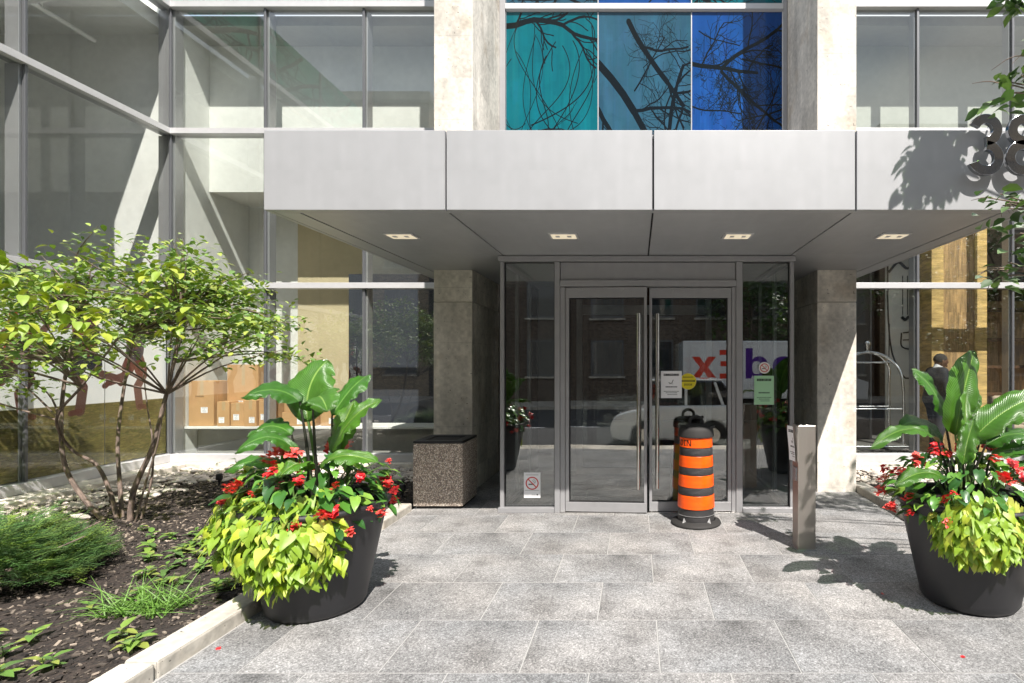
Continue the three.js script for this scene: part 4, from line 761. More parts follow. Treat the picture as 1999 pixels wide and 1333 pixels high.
function vine(label, at, lobes, n) {
  const t = thing('lime_vine', label, 'trailing plant', at), stems = [];
  for (const [c, r, a0, a1, share] of lobes) for (let i = 0; i < n * share; i++) {
    const a = rr(a0, a1), el = Math.asin(rr(-0.92, 0.85)), d = V(Math.cos(a) * Math.cos(el), Math.sin(el), Math.sin(a) * Math.cos(el)), s = rr(0.78, 1.03), p = V(c[0] + d.x * r[0] * s, c[1] + d.y * r[1] * s, c[2] + d.z * r[2] * s);
    const m = part(t, 'leaf', vineLeaf[i % 3], vineMats[Math.floor(rnd() * 4)]); aim(m, p, V(d.x * 0.7 + rr(-0.55, 0.55), -0.75 + rr(-0.3, 0.35), d.z * 0.7 + rr(-0.55, 0.55)), V(d.x + rr(-0.7, 0.7), 0.6 + rr(-0.3, 0.4), d.z + rr(-0.7, 0.7))); { const k = rr(0.6, 1.3); m.scale.set(k * rr(0.8, 1.2), k, k); }
    if (i % 9 === 0) stems.push(taper([[V(d.x * 0.3, 0.63, d.z * 0.3), 0.004], [V(c[0] + d.x * r[0] * 0.8, 0.66, c[2] + d.z * r[2] * 0.8), 0.0035], [p, 0.002]], 4, 4));
  }
  part(t, 'stem', merged(stems), petMat);
  const under = [], o = new THREE.Object3D();   // the leaves below the outer ones
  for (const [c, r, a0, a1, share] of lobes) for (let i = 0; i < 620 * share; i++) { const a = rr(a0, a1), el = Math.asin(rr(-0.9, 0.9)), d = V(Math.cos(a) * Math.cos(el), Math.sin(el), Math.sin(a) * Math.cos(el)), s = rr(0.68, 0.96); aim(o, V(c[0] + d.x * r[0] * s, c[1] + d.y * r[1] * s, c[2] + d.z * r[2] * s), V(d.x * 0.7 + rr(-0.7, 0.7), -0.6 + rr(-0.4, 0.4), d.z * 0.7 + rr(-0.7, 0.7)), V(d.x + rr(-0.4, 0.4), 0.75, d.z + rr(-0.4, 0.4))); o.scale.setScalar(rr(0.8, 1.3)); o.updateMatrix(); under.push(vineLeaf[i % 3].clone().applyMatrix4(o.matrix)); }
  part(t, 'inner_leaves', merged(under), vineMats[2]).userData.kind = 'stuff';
}
const LP = [-2.03, 0, -3.58], RP = [2.16, 0, -3.67];
pot('black pot beside the planting bed, spilling lime vine and red begonias', LP);
pot('black pot at the lobby side with a paddle leaf plant and red begonias', RP);
paddlePlant('upright paddle leaf plant in the pot beside the planting bed', LP, [
  [[-0.03, 1.18, 0.05], [-0.05, 1.42, 0.08], [0.0, 1.56, -0.12], 0.3, [0, 0.25, 1], 0], [[-0.06, 1.3, 0.08], [-0.18, 1.44, 0.12], [-0.34, 1.33, 0.2], 0.2, [0.1, 1, 0.5], 3], [[0.03, 1.26, 0.1], [0.1, 1.42, 0.16], [0.22, 1.26, 0.28], 0.24, [0, 1, 0.6], 0],
  [[0.12, 0.98, 0.06], [0.22, 1.24, 0.05], [0.42, 1.31, 0.02], 0.2, [-0.5, 0.7, 0.7], 2], [[0.1, 0.92, 0.15], [0.26, 1.04, 0.2], [0.48, 0.94, 0.2], 0.17, [0, 1, 0.4], 2], [[-0.1, 1.1, 0.1], [-0.22, 1.22, 0.12], [-0.36, 1.08, 0.12], 0.17, [0, 1, 0.5], 1], [[-0.04, 1.0, 0.15], [-0.14, 1.2, 0.24], [-0.28, 1.02, 0.34], 0.17, [0.2, 1, 0.3], 1],
  [[0.1, 0.96, -0.02], [0.15, 1.16, -0.02], [0.19, 1.3, -0.1], 0.18, [-0.2, 0.3, 1], 2], [[0.04, 1.2, -0.1], [0.14, 1.42, -0.18], [0.18, 1.46, -0.32], 0.2, [-0.2, 0.6, 0.7], 1], [[-0.1, 1.16, -0.08], [-0.18, 1.36, -0.16], [-0.28, 1.4, -0.28], 0.2, [0, 0.7, 0.6], 1], [[0.06, 0.9, 0.2], [0.08, 1.02, 0.3], [0.02, 0.9, 0.42], 0.15, [0, 1, 0.3], 2], [[-0.15, 0.9, 0.1], [-0.3, 1.0, 0.14], [-0.46, 0.88, 0.18], 0.14, [0, 1, 0.4], 1]], 0.62);
paddlePlant('spreading paddle leaf plant in the pot at the lobby side', RP, [
  [[-0.12, 1.08, 0.06], [-0.1, 1.36, 0.1], [0.05, 1.62, -0.02], 0.3, [0.45, 0.15, 1], 0], [[-0.16, 1.2, 0.0], [-0.24, 1.4, 0.06], [-0.42, 1.5, 0.1], 0.22, [0.5, 0.7, 0.8], 1], [[-0.26, 1.04, 0.12], [-0.46, 1.24, 0.2], [-0.74, 1.02, 0.24], 0.17, [0, 1, 0.25], 0], [[0.0, 1.06, 0.06], [0.16, 1.28, 0.1], [0.46, 1.36, 0.1], 0.22, [-0.4, 0.6, 0.8], 0],
  [[0.05, 1.02, 0.1], [0.2, 1.16, 0.16], [0.32, 1.06, 0.22], 0.18, [-0.2, 1, 0.5], 3], [[0.08, 0.96, 0.1], [0.28, 1.08, 0.2], [0.54, 0.98, 0.26], 0.2, [0, 1, 0.4], 1], [[-0.09, 1.0, 0.14], [-0.12, 1.2, 0.16], [-0.07, 1.38, 0.1], 0.12, [0.6, 0.1, 0.8], 2], [[-0.14, 1.02, -0.06], [-0.26, 1.22, -0.06], [-0.44, 1.12, -0.02], 0.2, [0, 1, 0.5], 3], [[-0.16, 0.92, 0.22], [-0.16, 1.06, 0.24], [-0.08, 1.2, 0.2], 0.13, [-0.5, 0.3, 0.8], 0],
  [[0.04, 1.16, -0.1], [0.08, 1.36, -0.16], [0.14, 1.46, -0.3], 0.2, [-0.2, 0.4, 1], 0], [[0.12, 1.0, -0.08], [0.26, 1.22, -0.16], [0.48, 1.28, -0.24], 0.2, [-0.2, 0.8, 0.6], 3], [[-0.28, 0.84, 0.22], [-0.44, 0.94, 0.28], [-0.62, 0.8, 0.3], 0.14, [0, 1, 0.4], 0], [[0.16, 0.9, 0.22], [0.32, 0.98, 0.3], [0.5, 0.86, 0.34], 0.16, [0, 1, 0.4], 1]], 0.62);
begonia('red flowering begonias ringing the pot beside the planting bed', LP, 0.47, 0.45, 295, 62);
begonia('red flowering begonias ringing the pot at the lobby side', RP, 0.5, 0.46, 285, 54);
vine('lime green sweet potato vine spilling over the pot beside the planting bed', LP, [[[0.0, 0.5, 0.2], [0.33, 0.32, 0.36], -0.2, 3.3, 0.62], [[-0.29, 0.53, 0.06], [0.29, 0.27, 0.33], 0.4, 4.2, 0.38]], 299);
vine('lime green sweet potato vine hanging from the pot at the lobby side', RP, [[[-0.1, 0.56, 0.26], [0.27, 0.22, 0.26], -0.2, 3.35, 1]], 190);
{ // yellow croton leaves peeping out of the pots
  for (const [at, dx, dz, label] of [[LP, -0.36, 0.1, 'yellow leaf sprig at the back of the pot by the bed'], [RP, 0.3, 0.12, 'yellow leaf sprig in the pot at the lobby side']]) { const t = thing('yellow_sprig', label, 'plant', [at[0] + dx, 0.62, at[2] + dz]); for (let i = 0; i < 9; i++) { const m = part(t, 'leaf', begLeaf[i % 3], vineMats[3]); aim(m, V(0, 0.24, 0), V(rr(-1, 1), rr(0.1, 0.8), rr(-0.4, 1)), UPV); } part(t, 'stem', taper([[V(0, 0, 0), 0.006], [V(0, 0.13, 0.01), 0.005], [V(0, 0.25, 0), 0.004]], 6, 3), petMat); }
}

// ---------------------------------------------------------------- trees
const smallLeaf = leafGeo(1, 0.62, { seg: 3, across: 1, fold: 0.3, droop: 0.25, prof: t => Math.pow(Math.sin(Math.PI * Math.min(1, t * 0.94 + 0.05)), 0.75) });
function leafMass(spots, size, tilt, hues, tint) {   // one merged mesh of many leaves; every spot is [x, y, z]
  const n = spots.length, sp = smallLeaf.attributes.position, sn = smallLeaf.attributes.normal, si = smallLeaf.index.array, c = sp.count;
  const pos = new Float32Array(n * c * 3), nor = new Float32Array(n * c * 3), col = new Float32Array(n * c * 3), idx = new Uint32Array(n * si.length), o = new THREE.Object3D(), v = V(), nm = new THREE.Matrix3();
  spots.forEach((p, k) => {
    const a = rr(0, TAU); aim(o, V(...p), V(Math.cos(a), rr(-0.55, 0.2), Math.sin(a)), V(rr(-tilt, tilt), 1, rr(-tilt, tilt))); o.scale.setScalar(size * rr(0.65, 1.3)); o.updateMatrix(); nm.getNormalMatrix(o.matrix);
    const h = hues[Math.floor(rnd() * hues.length)], b = rr(0.75, 1.2);
    for (let i = 0; i < c; i++) { const q = (k * c + i) * 3; v.fromBufferAttribute(sp, i).applyMatrix4(o.matrix); pos[q] = v.x; pos[q + 1] = v.y; pos[q + 2] = v.z; v.fromBufferAttribute(sn, i).applyMatrix3(nm).normalize(); nor[q] = v.x; nor[q + 1] = v.y; nor[q + 2] = v.z; for (let j = 0; j < 3; j++) col[q + j] = h[j] * b; }
    for (let i = 0; i < si.length; i++) idx[k * si.length + i] = si[i] + k * c;
  });
  const g = new THREE.BufferGeometry(); g.setAttribute('position', new THREE.BufferAttribute(pos, 3)); g.setAttribute('normal', new THREE.BufferAttribute(nor, 3)); g.setAttribute('color', new THREE.BufferAttribute(col, 3)); g.setIndex(new THREE.BufferAttribute(idx, 1)); return g;
}
const crownMat = P({ color: 0xffffff, vertexColors: true, roughness: 0.6, transmission: 0.5, thickness: 0, side: THREE.DoubleSide });
{ // the low bushy tree in the bed
  const t = thing('multi_stem_tree', 'low multi stemmed tree with yellow green crown in the bed', 'tree', [-5.0, 0.02, -5.3]);
  const q = (px, py, dz = 0) => V((px - 186) / 211, (1022 - py) / 211 * 1.0, dz);   // sketch units of the stems, about 4.7 mm each
  const stems = [
    [[[200, 1030, 0], 0.05], [[152, 972, 0.03], 0.042], [[120, 905, 0.06], 0.036], [[116, 815, 0.08], 0.032], [[116, 700, 0.02], 0.026], [[128, 600, -0.05], 0.02], [[140, 500, -0.1], 0.012]],
    [[[208, 1030, -0.03], 0.042], [[192, 960, -0.02], 0.036], [[172, 902, 0.02], 0.03], [[136, 870, 0.08], 0.027], [[122, 812, 0.15], 0.025], [[192, 745, 0.25], 0.02], [[280, 655, 0.35], 0.012]],
    [[[210, 1030, -0.06], 0.04], [[196, 950, -0.1], 0.034], [[182, 860, -0.15], 0.03], [[184, 760, -0.2], 0.026], [[198, 640, -0.25], 0.02], [[222, 510, -0.3], 0.01]],
    [[[238, 1028, 0.02], 0.05], [[250, 955, 0.04], 0.045], [[288, 870, 0.05], 0.038], [[308, 790, 0.04], 0.034], [[322, 700, 0.0], 0.028], [[328, 610, -0.05], 0.02], [[335, 520, -0.1], 0.01]],
    [[[246, 1028, -0.04], 0.02], [[268, 930, -0.06], 0.018], [[262, 860, -0.1], 0.015], [[244, 790, -0.14], 0.012], [[225, 720, -0.2], 0.007]],
    [[[252, 1026, 0.05], 0.018], [[290, 930, 0.12], 0.016], [[318, 860, 0.16], 0.013], [[345, 760, 0.2], 0.01], [[376, 715, 0.22], 0.006]]];
  for (const s of stems) part(t, 'trunk', taper(s.map(([p, r]) => [q(...p), r * 0.52]), 9, 6), M.bark);
  const twigs = [], spots = [], C = V(0.2, 2.24, 0.02), tops = stems.flatMap(s => s.slice(-4, -1).map(([p]) => q(...p)));
  for (let i = 0; i < 165; i++) {
    const a = rr(0, TAU), r = Math.sqrt(rnd()), e = V(C.x + Math.cos(a) * r * 1.66, C.y + (1 - r * r) * 0.56 * rr(0.0, 1.05) - 0.42 * r * r + rr(-0.34, 0.15) - (Math.cos(a) < -0.3 ? 0.22 * rnd() : 0), C.z + Math.sin(a) * r * 1.2);
    if (e.x < -1.45) continue;
    let b = tops[0]; for (const p of tops) if (p.y < e.y + 0.1 && p.distanceTo(e) < b.distanceTo(e)) b = p;
    const mid = b.clone().lerp(e, 0.5).add(V(rr(-0.1, 0.1), rr(-0.02, 0.12), rr(-0.1, 0.1)));
    twigs.push(taper([[b, 0.011], [mid, 0.007], [e, 0.002]], 5, 4));
    for (let k = 0; k < 48; k++) { const f = Math.pow(rnd(), 0.7), o = mid.clone().lerp(e, f); spots.push([o.x + rr(-0.24, 0.24), o.y + rr(-0.05, 0.07) - 0.03, o.z + rr(-0.22, 0.22)]); }
  }
  part(t, 'branches', merged(twigs), M.bark);
  const lf = part(t, 'crown', leafMass(spots, 0.066, 0.4, [[0.2, 0.35, 0.035], [0.26, 0.41, 0.045], [0.33, 0.46, 0.055], [0.14, 0.28, 0.04], [0.42, 0.5, 0.06]]), crownMat); lf.userData.kind = 'stuff';
  // the large pale leaves on the near shoots
  const big = [0, 1, 2].map(k => leafGeo(0.096, 0.062, { seg: 6, fold: 0.25, droop: 0.3 + k * 0.2, prof: u => Math.pow(Math.sin(Math.PI * Math.min(1, u * 0.95 + 0.04)), 0.7) })), bm = [[0.38, 0.48, 0.03], [0.46, 0.53, 0.04], [0.3, 0.44, 0.035]].map(c => leafMat(...c, 0.5, 0.45));
  for (const at of [[0.22, 2.16, 1.00],[0.48, 2.03, 1.10],[0.73, 1.93, 1.15],[0.48, 1.78, 1.20],[0.56, 1.72, 1.10],[0.83, 1.78, 1.10],[1.04, 1.75, 1.10],[0.77, 1.91, 0.90],[1.27, 2.28, 0.80],[1.25, 2.05, 0.90],[1.52, 1.91, 0.90],[1.29, 1.78, 0.80],[0.96, 2.00, 0.80],[0.05, 2.35, 0.90],[1.06, 2.25, 0.70],[0.65, 2.10, 1.00]]) {
    const base = V(...at); let b = tops[0]; for (const p of tops) if (p.distanceTo(base) < b.distanceTo(base)) b = p;
    part(t, 'shoot', taper([[b, 0.008], [b.clone().lerp(base, 0.6).add(V(0, 0.06, 0)), 0.006], [base, 0.003]], 5, 4), M.bark);
    const a0 = rr(0, 7); for (let i = 0; i < 11; i++) { const a = a0 + i / 11 * TAU * 2, m = part(t, 'large_leaf', big[i % 3], bm[i % 3]); aim(m, base.clone().add(V(rr(-0.07, 0.07), rr(-0.05, 0.05), rr(-0.07, 0.07))), V(Math.cos(a), -0.12 + rr(-0.3, 0.2), Math.sin(a)), UPV); m.scale.setScalar(rr(0.7, 1.1)); }
  }
}
function streetTree(label, at, h, clumps, size, hues, limbs) {
  const t = thing('street_tree', label, 'tree', at), spots = [], br = [];
  part(t, 'trunk', taper([[V(0, 0, 0), 0.09], [V(0.03, h * 0.3, 0.02), 0.075], [V(-0.04, h * 0.6, 0), 0.06], [V(0, h, 0.03), 0.03]], 10, 6), M.bark);
  for (const [c, r, n, from] of clumps) {
    const e = V(...c), b = V(0, from ?? Math.max(0.8, c[1] - 0.9), 0); br.push(taper([[b, 0.022], [b.clone().lerp(e, 0.5).add(V(0, 0.12, 0)), 0.013], [e, 0.004]], 6, 6));
    for (let j = 0; j < 6; j++) { const w = e.clone().add(V(rr(-r, r), rr(-r, r) * 0.6, rr(-r, r))); br.push(taper([[e.clone().lerp(b, 0.15), 0.006], [e.clone().lerp(w, 0.5).add(V(0, 0.04, 0)), 0.004], [w, 0.0015]], 4, 3)); }
    for (let k = 0; k < n; k++) { const d = V(rr(-1, 1), rr(-1, 1), rr(-1, 1)).normalize().multiplyScalar(r * Math.cbrt(rnd())); spots.push([e.x + d.x, e.y + d.y * 0.75, e.z + d.z]); }
  }
  part(t, 'branches', merged(br), M.bark);
  const l = part(t, 'crown', leafMass(spots, size, 0.7, hues), crownMat); l.userData.kind = 'stuff';
  return t;
}
const green = [[0.06, 0.15, 0.025], [0.09, 0.2, 0.03], [0.14, 0.26, 0.04], [0.045, 0.11, 0.022]];
streetTree('slender tree whose leaves hang before the street number', [4.7, 0.02, -3.05], 4.6, [
  [[-2.5, 3.12, -0.28], 0.18, 30, 2.6], [[-2.57, 2.42, -0.22], 0.19, 34, 2.0], [[-2.45, 2.22, -0.18], 0.14, 26, 1.9], [[-2.55, 2.03, -0.22], 0.13, 20, 1.8], [[-2.37, 3.3, -0.2], 0.18, 22, 2.8],
  [[-2.22, 4.0, -0.3], 0.27, 210, 3.2], [[-2.3, 3.8, -0.38], 0.2, 110, 3.1], [[-1.0, 4.35, -0.1], 0.38, 240, 3.4], [[-0.2, 4.6, 0.2], 0.6, 420], [[0.4, 4.2, -0.2], 0.7, 420], [[0.3, 3.4, 0.4], 0.6, 300], [[0.0, 3.6, 0.8], 0.6, 300], [[0.9, 3.0, -0.4], 0.6, 240], [[0.1, 5.1, -0.1], 0.6, 360]], 0.085, green);
for (const [x, z, k] of [[-9, 15, 1.0], [5.5, 15.2, 1.15], [17, 14.8, 1.05]]) streetTree(['leafy street tree on the far pavement before the buff building', 'leafy street tree on the far pavement before the brick building', 'leafy street tree on the far pavement near the tall building'][x < 0 ? 0 : x < 10 ? 1 : 2], [x, -0.48, z], 4 * k, [...Array(16)].map(() => [[rr(-1.8, 1.8) * k, rr(2.8, 6) * k, rr(-1.6, 1.6)], rr(0.8, 1.2) * k, 190]), 0.2, green);
streetTree('leafy tree farther along the lobby bed', [7.4, 0.02, -4.6], 3.4, [...Array(12)].map(() => [[rr(-1.1, 1.1), rr(1.6, 4.2), rr(-1, 1)], rr(0.4, 0.7), 200]), 0.1, green);

// ---------------------------------------------------------------- low plants in the beds
{ // yew
  const t = thing('yew_shrub', 'low dark green yew shrub at the near corner of the bed', 'shrub', [-4.5, 0.04, -3.78]);
  const spray = []; const nd = leafGeo(0.032, 0.007, { seg: 2, across: 1, fold: 0.2, droop: 0.1 }), o = new THREE.Object3D();
  for (let i = 0; i < 15; i++) for (const s of [-1, 1]) { aim(o, V(0, 0.012 * Math.sin(i), i * 0.011), V(s, 0.15, 0.75 - i * 0.02), UPV); o.scale.setScalar(1 - i * 0.025); o.updateMatrix(); spray.push(nd.clone().applyMatrix4(o.matrix)); }
  spray.push(taper([[V(0, 0, 0), 0.003], [V(0, 0.004, 0.09), 0.002], [V(0, 0, 0.17), 0.001]], 4, 2)); const sg = merged(spray);
  const im = new THREE.InstancedMesh(sg, P({ color: 0xffffff, roughness: 0.6, transmission: 0.2, thickness: 0, side: THREE.DoubleSide }), 2000), c = new THREE.Color(); im.name = 'foliage'; im.userData.kind = 'stuff';
  for (let i = 0; i < 2000; i++) { const a = rr(0, TAU), r = Math.sqrt(rnd()), h = 0.14 + (1 - Math.pow(r, 2.2)) * 0.21, lump = 0.75 + 0.5 * vn(Math.cos(a) * r * 3 + 9, Math.sin(a) * r * 3 + 9, 64, 3); aim(o, V(Math.cos(a) * r * 0.72, h * lump * rr(0.5, 1.05) + 0.02, Math.sin(a) * r * 0.52), V(Math.cos(a) + rr(-0.7, 0.7), rr(-0.15, 0.6), Math.sin(a) + rr(-0.7, 0.7)), UPV); o.scale.setScalar(rr(0.8, 1.35)); o.updateMatrix(); im.setMatrixAt(i, o.matrix); const k = rr(0.6, 1.5), y = Math.pow(rnd(), 3); im.setColorAt(i, c.setRGB((0.055 + 0.14 * y) * k, (0.14 + 0.15 * y) * k, 0.03 * k)); }
  t.add(im);
  for (let i = 0; i < 6; i++) { const a = i * 1.1; part(t, 'stem', taper([[V(0.1, -0.02, 0.1), 0.016], [V(Math.cos(a) * 0.4, 0.16, Math.sin(a) * 0.25), 0.011], [V(Math.cos(a) * 0.8, 0.34, Math.sin(a) * 0.5), 0.004]], 6, 4), M.bark); }
  part(t, 'stem', taper([[V(0.05, -0.02, 0.75), 0.011], [V(0.25, 0.1, 0.55), 0.01], [V(0.55, 0.24, 0.3), 0.008]], 6, 4), M.bark);
}
{ // grass tuft
  const t = thing('grass_tuft', 'bright green grass tuft flopping over the mulch', 'grass', [-2.98, 0.05, -3.42]), bl = [], o = new THREE.Object3D();
  for (let i = 0; i < 230; i++) { const g = leafGeo(rr(0.12, 0.3), 0.009, { seg: 5, across: 1, fold: 0.4, droop: rr(0.3, 1.0), prof: u => 1 - u * 0.9 }), a = rr(0, TAU); aim(o, V(rr(-0.2, 0.2), -0.01, rr(-0.13, 0.13)), V(Math.cos(a), rr(0.5, 1.6), Math.sin(a) * 0.7), V(rr(-1, 1), 1.4, rr(-1, 1))); o.scale.setScalar(1); o.updateMatrix(); bl.push(g.applyMatrix4(o.matrix)); }
  part(t, 'blades', merged(bl), leafMat(0.17, 0.34, 0.05, 0.5, 0.35)).userData.kind = 'stuff';
}
const weedMats = [[0.14, 0.28, 0.04], [0.22, 0.36, 0.05], [0.3, 0.36, 0.06], [0.1, 0.2, 0.04]].map(c => leafMat(...c, 0.55, 0.35)), weedLeaf = leafGeo(0.07, 0.038, { seg: 4, fold: 0.2, droop: 0.35, wave: 0.02 });
const weedSpots = []; { let k = 0; while (weedSpots.length < 46 && k++ < 400) { const x = rr(-4.4, -2.65), z = rr(-5.3, -2.7); if (Math.hypot(x + 4.5, z + 3.75) > 0.9 && Math.hypot(x + 2.98, z + 3.42) > 0.25 && Math.hypot(x + 2.3, z + 3.5) > 0.45) weedSpots.push([x, z]); } }
for (const [x, z] of [...weedSpots, ...[...Array(22)].map(() => [rr(-3.75, -2.7), rr(-5.0, -4.1)]), [-3.5, -4.35], [-3.2, -4.5], [-3.05, -4.3], [-3.3, -4.1], [-2.9, -4.6], [-3.4, -4.6], [-3.0, -2.65], [-2.85, -2.75], [3.1, -6.9], [-2.62, -2.95]]) {
  const w = thing('weed', x > 0 ? 'lone green weed in the lobby side bed' : z > -3.05 ? 'small green weed at the near end of the mulch bed' : z < -4.05 ? 'small green weed between the tree stems and the pot' : x > -2.85 ? 'small green weed close to the bed kerb' : 'small green weed between the yew and the grass tuft', 'weed', [x, bedY(x, z), z], rr(0, TAU), 'weeds in the planting beds'), n = 5 + Math.floor(rnd() * 6);
  part(w, 'stem', taper([[V(0, -0.01, 0), 0.003], [V(0.004, 0.03, 0), 0.0025], [V(0, 0.065, 0), 0.002]], 5, 2), petMat);
  for (let i = 0; i < n; i++) { const a = i * 2.4, m = part(w, 'leaf', weedLeaf, weedMats[Math.floor(rnd() * 4)]); aim(m, V(0, 0.015 + 0.05 * i / n, 0), V(Math.cos(a), rr(0.05, 0.8), Math.sin(a)), UPV); m.scale.setScalar(rr(0.6, 1.4)); }
}
{ // sapling and bed light by the glass corner
  const t = thing('sapling', 'thin leafy sapling by the low path light', 'plant', [-4.98, 0.06, -7.0]); part(t, 'stem', taper([[V(0, 0, 0), 0.004], [V(0.02, 0.15, 0), 0.003], [V(0, 0.3, 0.02), 0.002]], 5, 3), petMat); for (let i = 0; i < 10; i++) { const a = i * 2.4, m = part(t, 'leaf', weedLeaf, weedMats[i % 2]); aim(m, V(0.01, 0.08 + i * 0.022, 0), V(Math.cos(a), 0.3, Math.sin(a)), UPV); m.scale.setScalar(1.3); }
  for (const [x, z, lab] of [[-5.0, -6.75, 'small black bed light beside the leafy sapling'], [-2.62, -6.3, 'small black bed light beside the litter bin']]) { const b = thing('bed_light', lab, 'light', [x, bedY(x, z) - 0.01, z]); part(b, 'stake', new THREE.CylinderGeometry(0.012, 0.01, 0.1, 10), M.black, [0, 0.05, 0]); part(b, 'light_head', lathe([[0.001, 0.09], [0.032, 0.09], [0.036, 0.1], [0.036, 0.15], [0.03, 0.165], [0.001, 0.168]], 18), M.black); }
  const pt = (x, z, y = 0.004, lab) => { const m = solo('fallen_petal', lab, 'petal', petal, redMats[0], [x, y, z], [0.1, rr(0, 6), 0.1]); m.scale.setScalar(0.8); };
  pt(1.63, -3.75, 0.004, 'fallen red petal in the shadow of the lobby side pot'); pt(-2.26, -3.05, 0.006, 'fallen red petal at the foot of the bed kerb'); pt(1.72, -2.95, 0.004, 'fallen red petal on the paving nearest the viewer');
}

// ---------------------------------------------------------------- across the street (seen mirrored in the glass)
function wheel(parent, x, y, z, r = 0.34) { const w = part(parent, 'wheel', new THREE.TorusGeometry(r - 0.09, 0.09, 10, 28), M.rubber, [x, y, z]); const c = new THREE.CylinderGeometry(r - 0.12, r - 0.12, 0.1, 20); c.rotateX(Math.PI / 2); part(w, 'rim', c, M.steel); return w; }
function car(name, label, paint, pos, turn, suv) {   // front towards -x, side to -z
  const c = thing(name, label, 'car', pos, turn), L = 4.55, H = suv ? 0.98 : 0.86, R = 0.42, s = new THREE.Shape();
  s.moveTo(-2.2, 0.28); s.lineTo(-1.85, 0.24); s.absarc(-1.4, 0.34, R, Math.PI, 0, true); s.lineTo(0.95, 0.24); s.absarc(1.38, 0.34, R, Math.PI, 0, true); s.lineTo(2.15, 0.3); s.quadraticCurveTo(2.3, 0.6, 2.22, H - 0.02); s.lineTo(1.9, H + 0.04); s.lineTo(-0.75, H + 0.02); s.quadraticCurveTo(-1.7, H - 0.02, -2.1, H - 0.2); s.quadraticCurveTo(-2.32, 0.55, -2.2, 0.28);
  const g = new THREE.ExtrudeGeometry(s, { depth: 1.66, bevelEnabled: true, bevelSize: 0.06, bevelThickness: 0.08, bevelSegments: 3, curveSegments: 14 }); g.translate(0, 0, -0.83); part(c, 'body', g, paint);
  const T1 = suv ? 1.66 : 1.44, gh = new THREE.Shape([[-0.85, H], [-0.05, T1 - 0.05], [0.4, T1], [1.6, T1 - 0.03], [2.12, H + 0.04]].map(p => new THREE.Vector2(...p)));
  const gg = new THREE.ExtrudeGeometry(gh, { depth: 1.36, bevelEnabled: true, bevelSize: 0.04, bevelThickness: 0.08, bevelSegments: 2 }); gg.translate(0, 0, -0.68); part(c, 'glasshouse', gg, P({ color: rgb(0.02, 0.022, 0.025), roughness: 0.05, clearcoat: 1 }));
  part(c, 'roof', rbox(1.75, 0.06, 1.42, 0.03), paint, [0.75, T1 + 0.03, 0]);
  for (const z of [-0.765, 0.765]) { for (const [x, a] of [[0.72, 0], [1.55, 0.35]]) part(c, 'pillar', rbox(0.07, T1 - H, 0.03, 0.01), paint, [x, (T1 + H) / 2, z], [0, 0, a * (z > 0 ? 1 : 1)]); for (const x of [-1.4, 1.38]) wheel(c, x, 0.34, z * 1.06); part(c, 'side_mirror', rbox(0.1, 0.13, 0.2, 0.04), paint, [-0.55, H + 0.1, z * 1.22]); for (const x of [-0.1, 0.95]) part(c, 'door_handle', rbox(0.2, 0.025, 0.03, 0.01), paint, [x, H - 0.14, z * 1.2]); }
  for (const z of [-0.62, 0.62]) { part(c, 'headlight', rbox(0.3, 0.1, 0.34, 0.04), M.chrome, [-2.12, H - 0.26, z], [0, z > 0 ? 0.3 : -0.3, -0.2]); part(c, 'tail_light', rbox(0.12, 0.16, 0.32, 0.03), M.red, [2.2, H - 0.12, z]); }
  part(c, 'number_plate', rbox(0.02, 0.14, 0.34, 0.006), M.paper, [2.305, 0.62, 0]); part(c, 'number_plate', rbox(0.02, 0.12, 0.34, 0.006), M.paper, [-2.29, 0.42, 0]);
  return c;
}
const paintWhite = P({ color: rgb(0.78, 0.79, 0.79), roughness: 0.3, clearcoat: 1, clearcoatRoughness: 0.04 }), paintDark = P({ color: rgb(0.015, 0.016, 0.018), roughness: 0.3, clearcoat: 1, clearcoatRoughness: 0.04 });
car('parked_car', 'white crossover car parked behind the viewer, mirrored in the doors', paintWhite, [0.5, -0.6, 3.1], 0, true);
car('parked_car', 'black car parked ahead of the white one, mirrored in the doors', paintDark, [-5.6, -0.6, 3.0], 0, false);
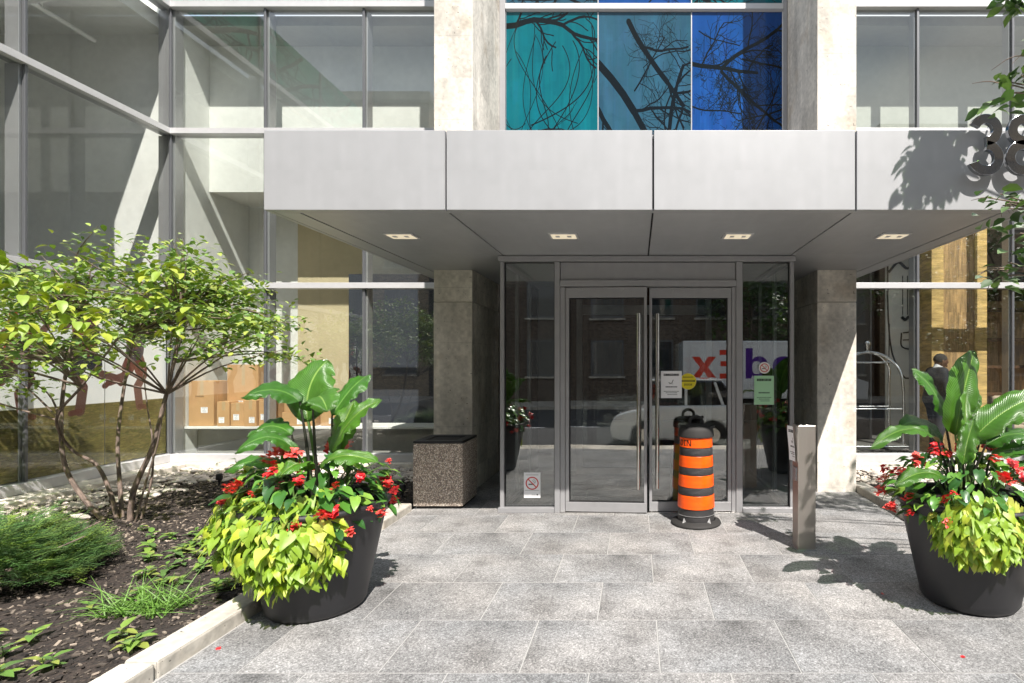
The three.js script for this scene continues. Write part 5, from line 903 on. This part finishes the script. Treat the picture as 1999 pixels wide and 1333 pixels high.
{
  const t = thing('delivery_truck', 'white delivery truck with purple and red lettering, mirrored in the doors', 'truck', [5.0, -0.6, 10.2]);
  part(t, 'cargo_box', rbox(6.6, 2.15, 2.2, 0.05), paintWhite, [0.0, 1.85, 0]); part(t, 'chassis', rbox(8.2, 0.3, 1.6, 0.05), M.black, [0.8, 0.6, 0]);
  const cs = new THREE.Shape([[3.4, 0.5], [5.3, 0.5], [5.35, 1.2], [4.9, 1.35], [4.5, 2.1], [3.4, 2.15]].map(p => new THREE.Vector2(...p))), cg = new THREE.ExtrudeGeometry(cs, { depth: 1.9, bevelEnabled: true, bevelSize: 0.04, bevelThickness: 0.05, bevelSegments: 2 }); cg.translate(0, 0, -0.95); const cab = part(t, 'cab', cg, paintWhite); part(cab, 'side_window', rbox(0.75, 0.55, 0.02, 0.01), M.black, [4.0, 1.7, -1.01]); part(cab, 'side_window', rbox(0.75, 0.55, 0.02, 0.01), M.black, [4.0, 1.7, 1.01]);
  for (const x of [-2.0, 4.4]) for (const z of [-0.9, 0.9]) wheel(t, x, 0.42, z, 0.42);
  const word = canvasTex(1024, 300, (g, w, h) => { g.fillStyle = '#e9eaea'; g.fillRect(0, 0, w, h); g.font = 'bold 300px sans-serif'; g.fillStyle = '#4d148c'; g.save(); g.scale(1.18, 1); g.fillText('Fed', 20, 255); const m = g.measureText('Fed').width; g.fillStyle = '#e8412a'; g.fillText('Ex', 14 + m, 255); g.restore(); });
  const pl = new THREE.PlaneGeometry(5.0, 1.47); pl.rotateY(Math.PI); part(t, 'lettering', pl, S({ map: word, roughness: 0.4 }), [-0.5, 2.05, -1.104]);
}
function block(label, x0, x1, z, h, wall, cols, rows, facing = -1) {
  const b = thing('street_building', label, 'building'); part(b, 'wall', span(x0, x1, -0.6, h, z, z + 7), wall);
  const pw = (x1 - x0) / cols, ph = (h - 1) / rows, dark = P({ color: rgb(0.03, 0.035, 0.04), roughness: 0.04, clearcoat: 1 });
  for (let i = 0; i < cols; i++) for (let k = 0; k < rows; k++) { const cx = x0 + (i + 0.5) * pw, y0 = 0.8 + k * ph, w = part(b, 'window', rspan(cx - pw * 0.3, cx + pw * 0.3, y0, y0 + ph * 0.62, z - 0.04, z + 0.05, 0.01), M.aluDark); part(w, 'window_pane', span(cx - pw * 0.27, cx + pw * 0.27, y0 + 0.1, y0 + ph * 0.62 - 0.1, z - 0.05, z - 0.041), dark); part(w, 'sill', rspan(cx - pw * 0.33, cx + pw * 0.33, y0 - 0.1, y0 - 0.005, z - 0.12, z - 0.001), M.kerb); }
  part(b, 'cornice', rspan(x0 - 0.2, x1 + 0.2, h + 0.002, h + 0.5, z - 0.4, z + 0.6, 0.03), M.kerb);
}
const brickM = S({ map: T.brick, roughness: 0.95 }), buffM = S({ map: T.brick, color: rgb(2.6, 2.5, 2.0), roughness: 0.95 });
block('red brick building across the street, mirrored in the doors', -12, 14, 17.2, 13, brickM, 9, 4);
block('buff brick building across the street, mirrored in the corner glass', -42, -12.4, 17.6, 17, buffM, 9, 5);
block('tall buff building across the street beyond the brick one', 14.4, 46, 17.4, 15, buffM, 9, 5);

// ---------------------------------------------------------------- shadows on, draw
scene.traverse(o => { if (o.isMesh) { o.castShadow = true; o.receiveShadow = true; } });
renderer.render(scene, camera);
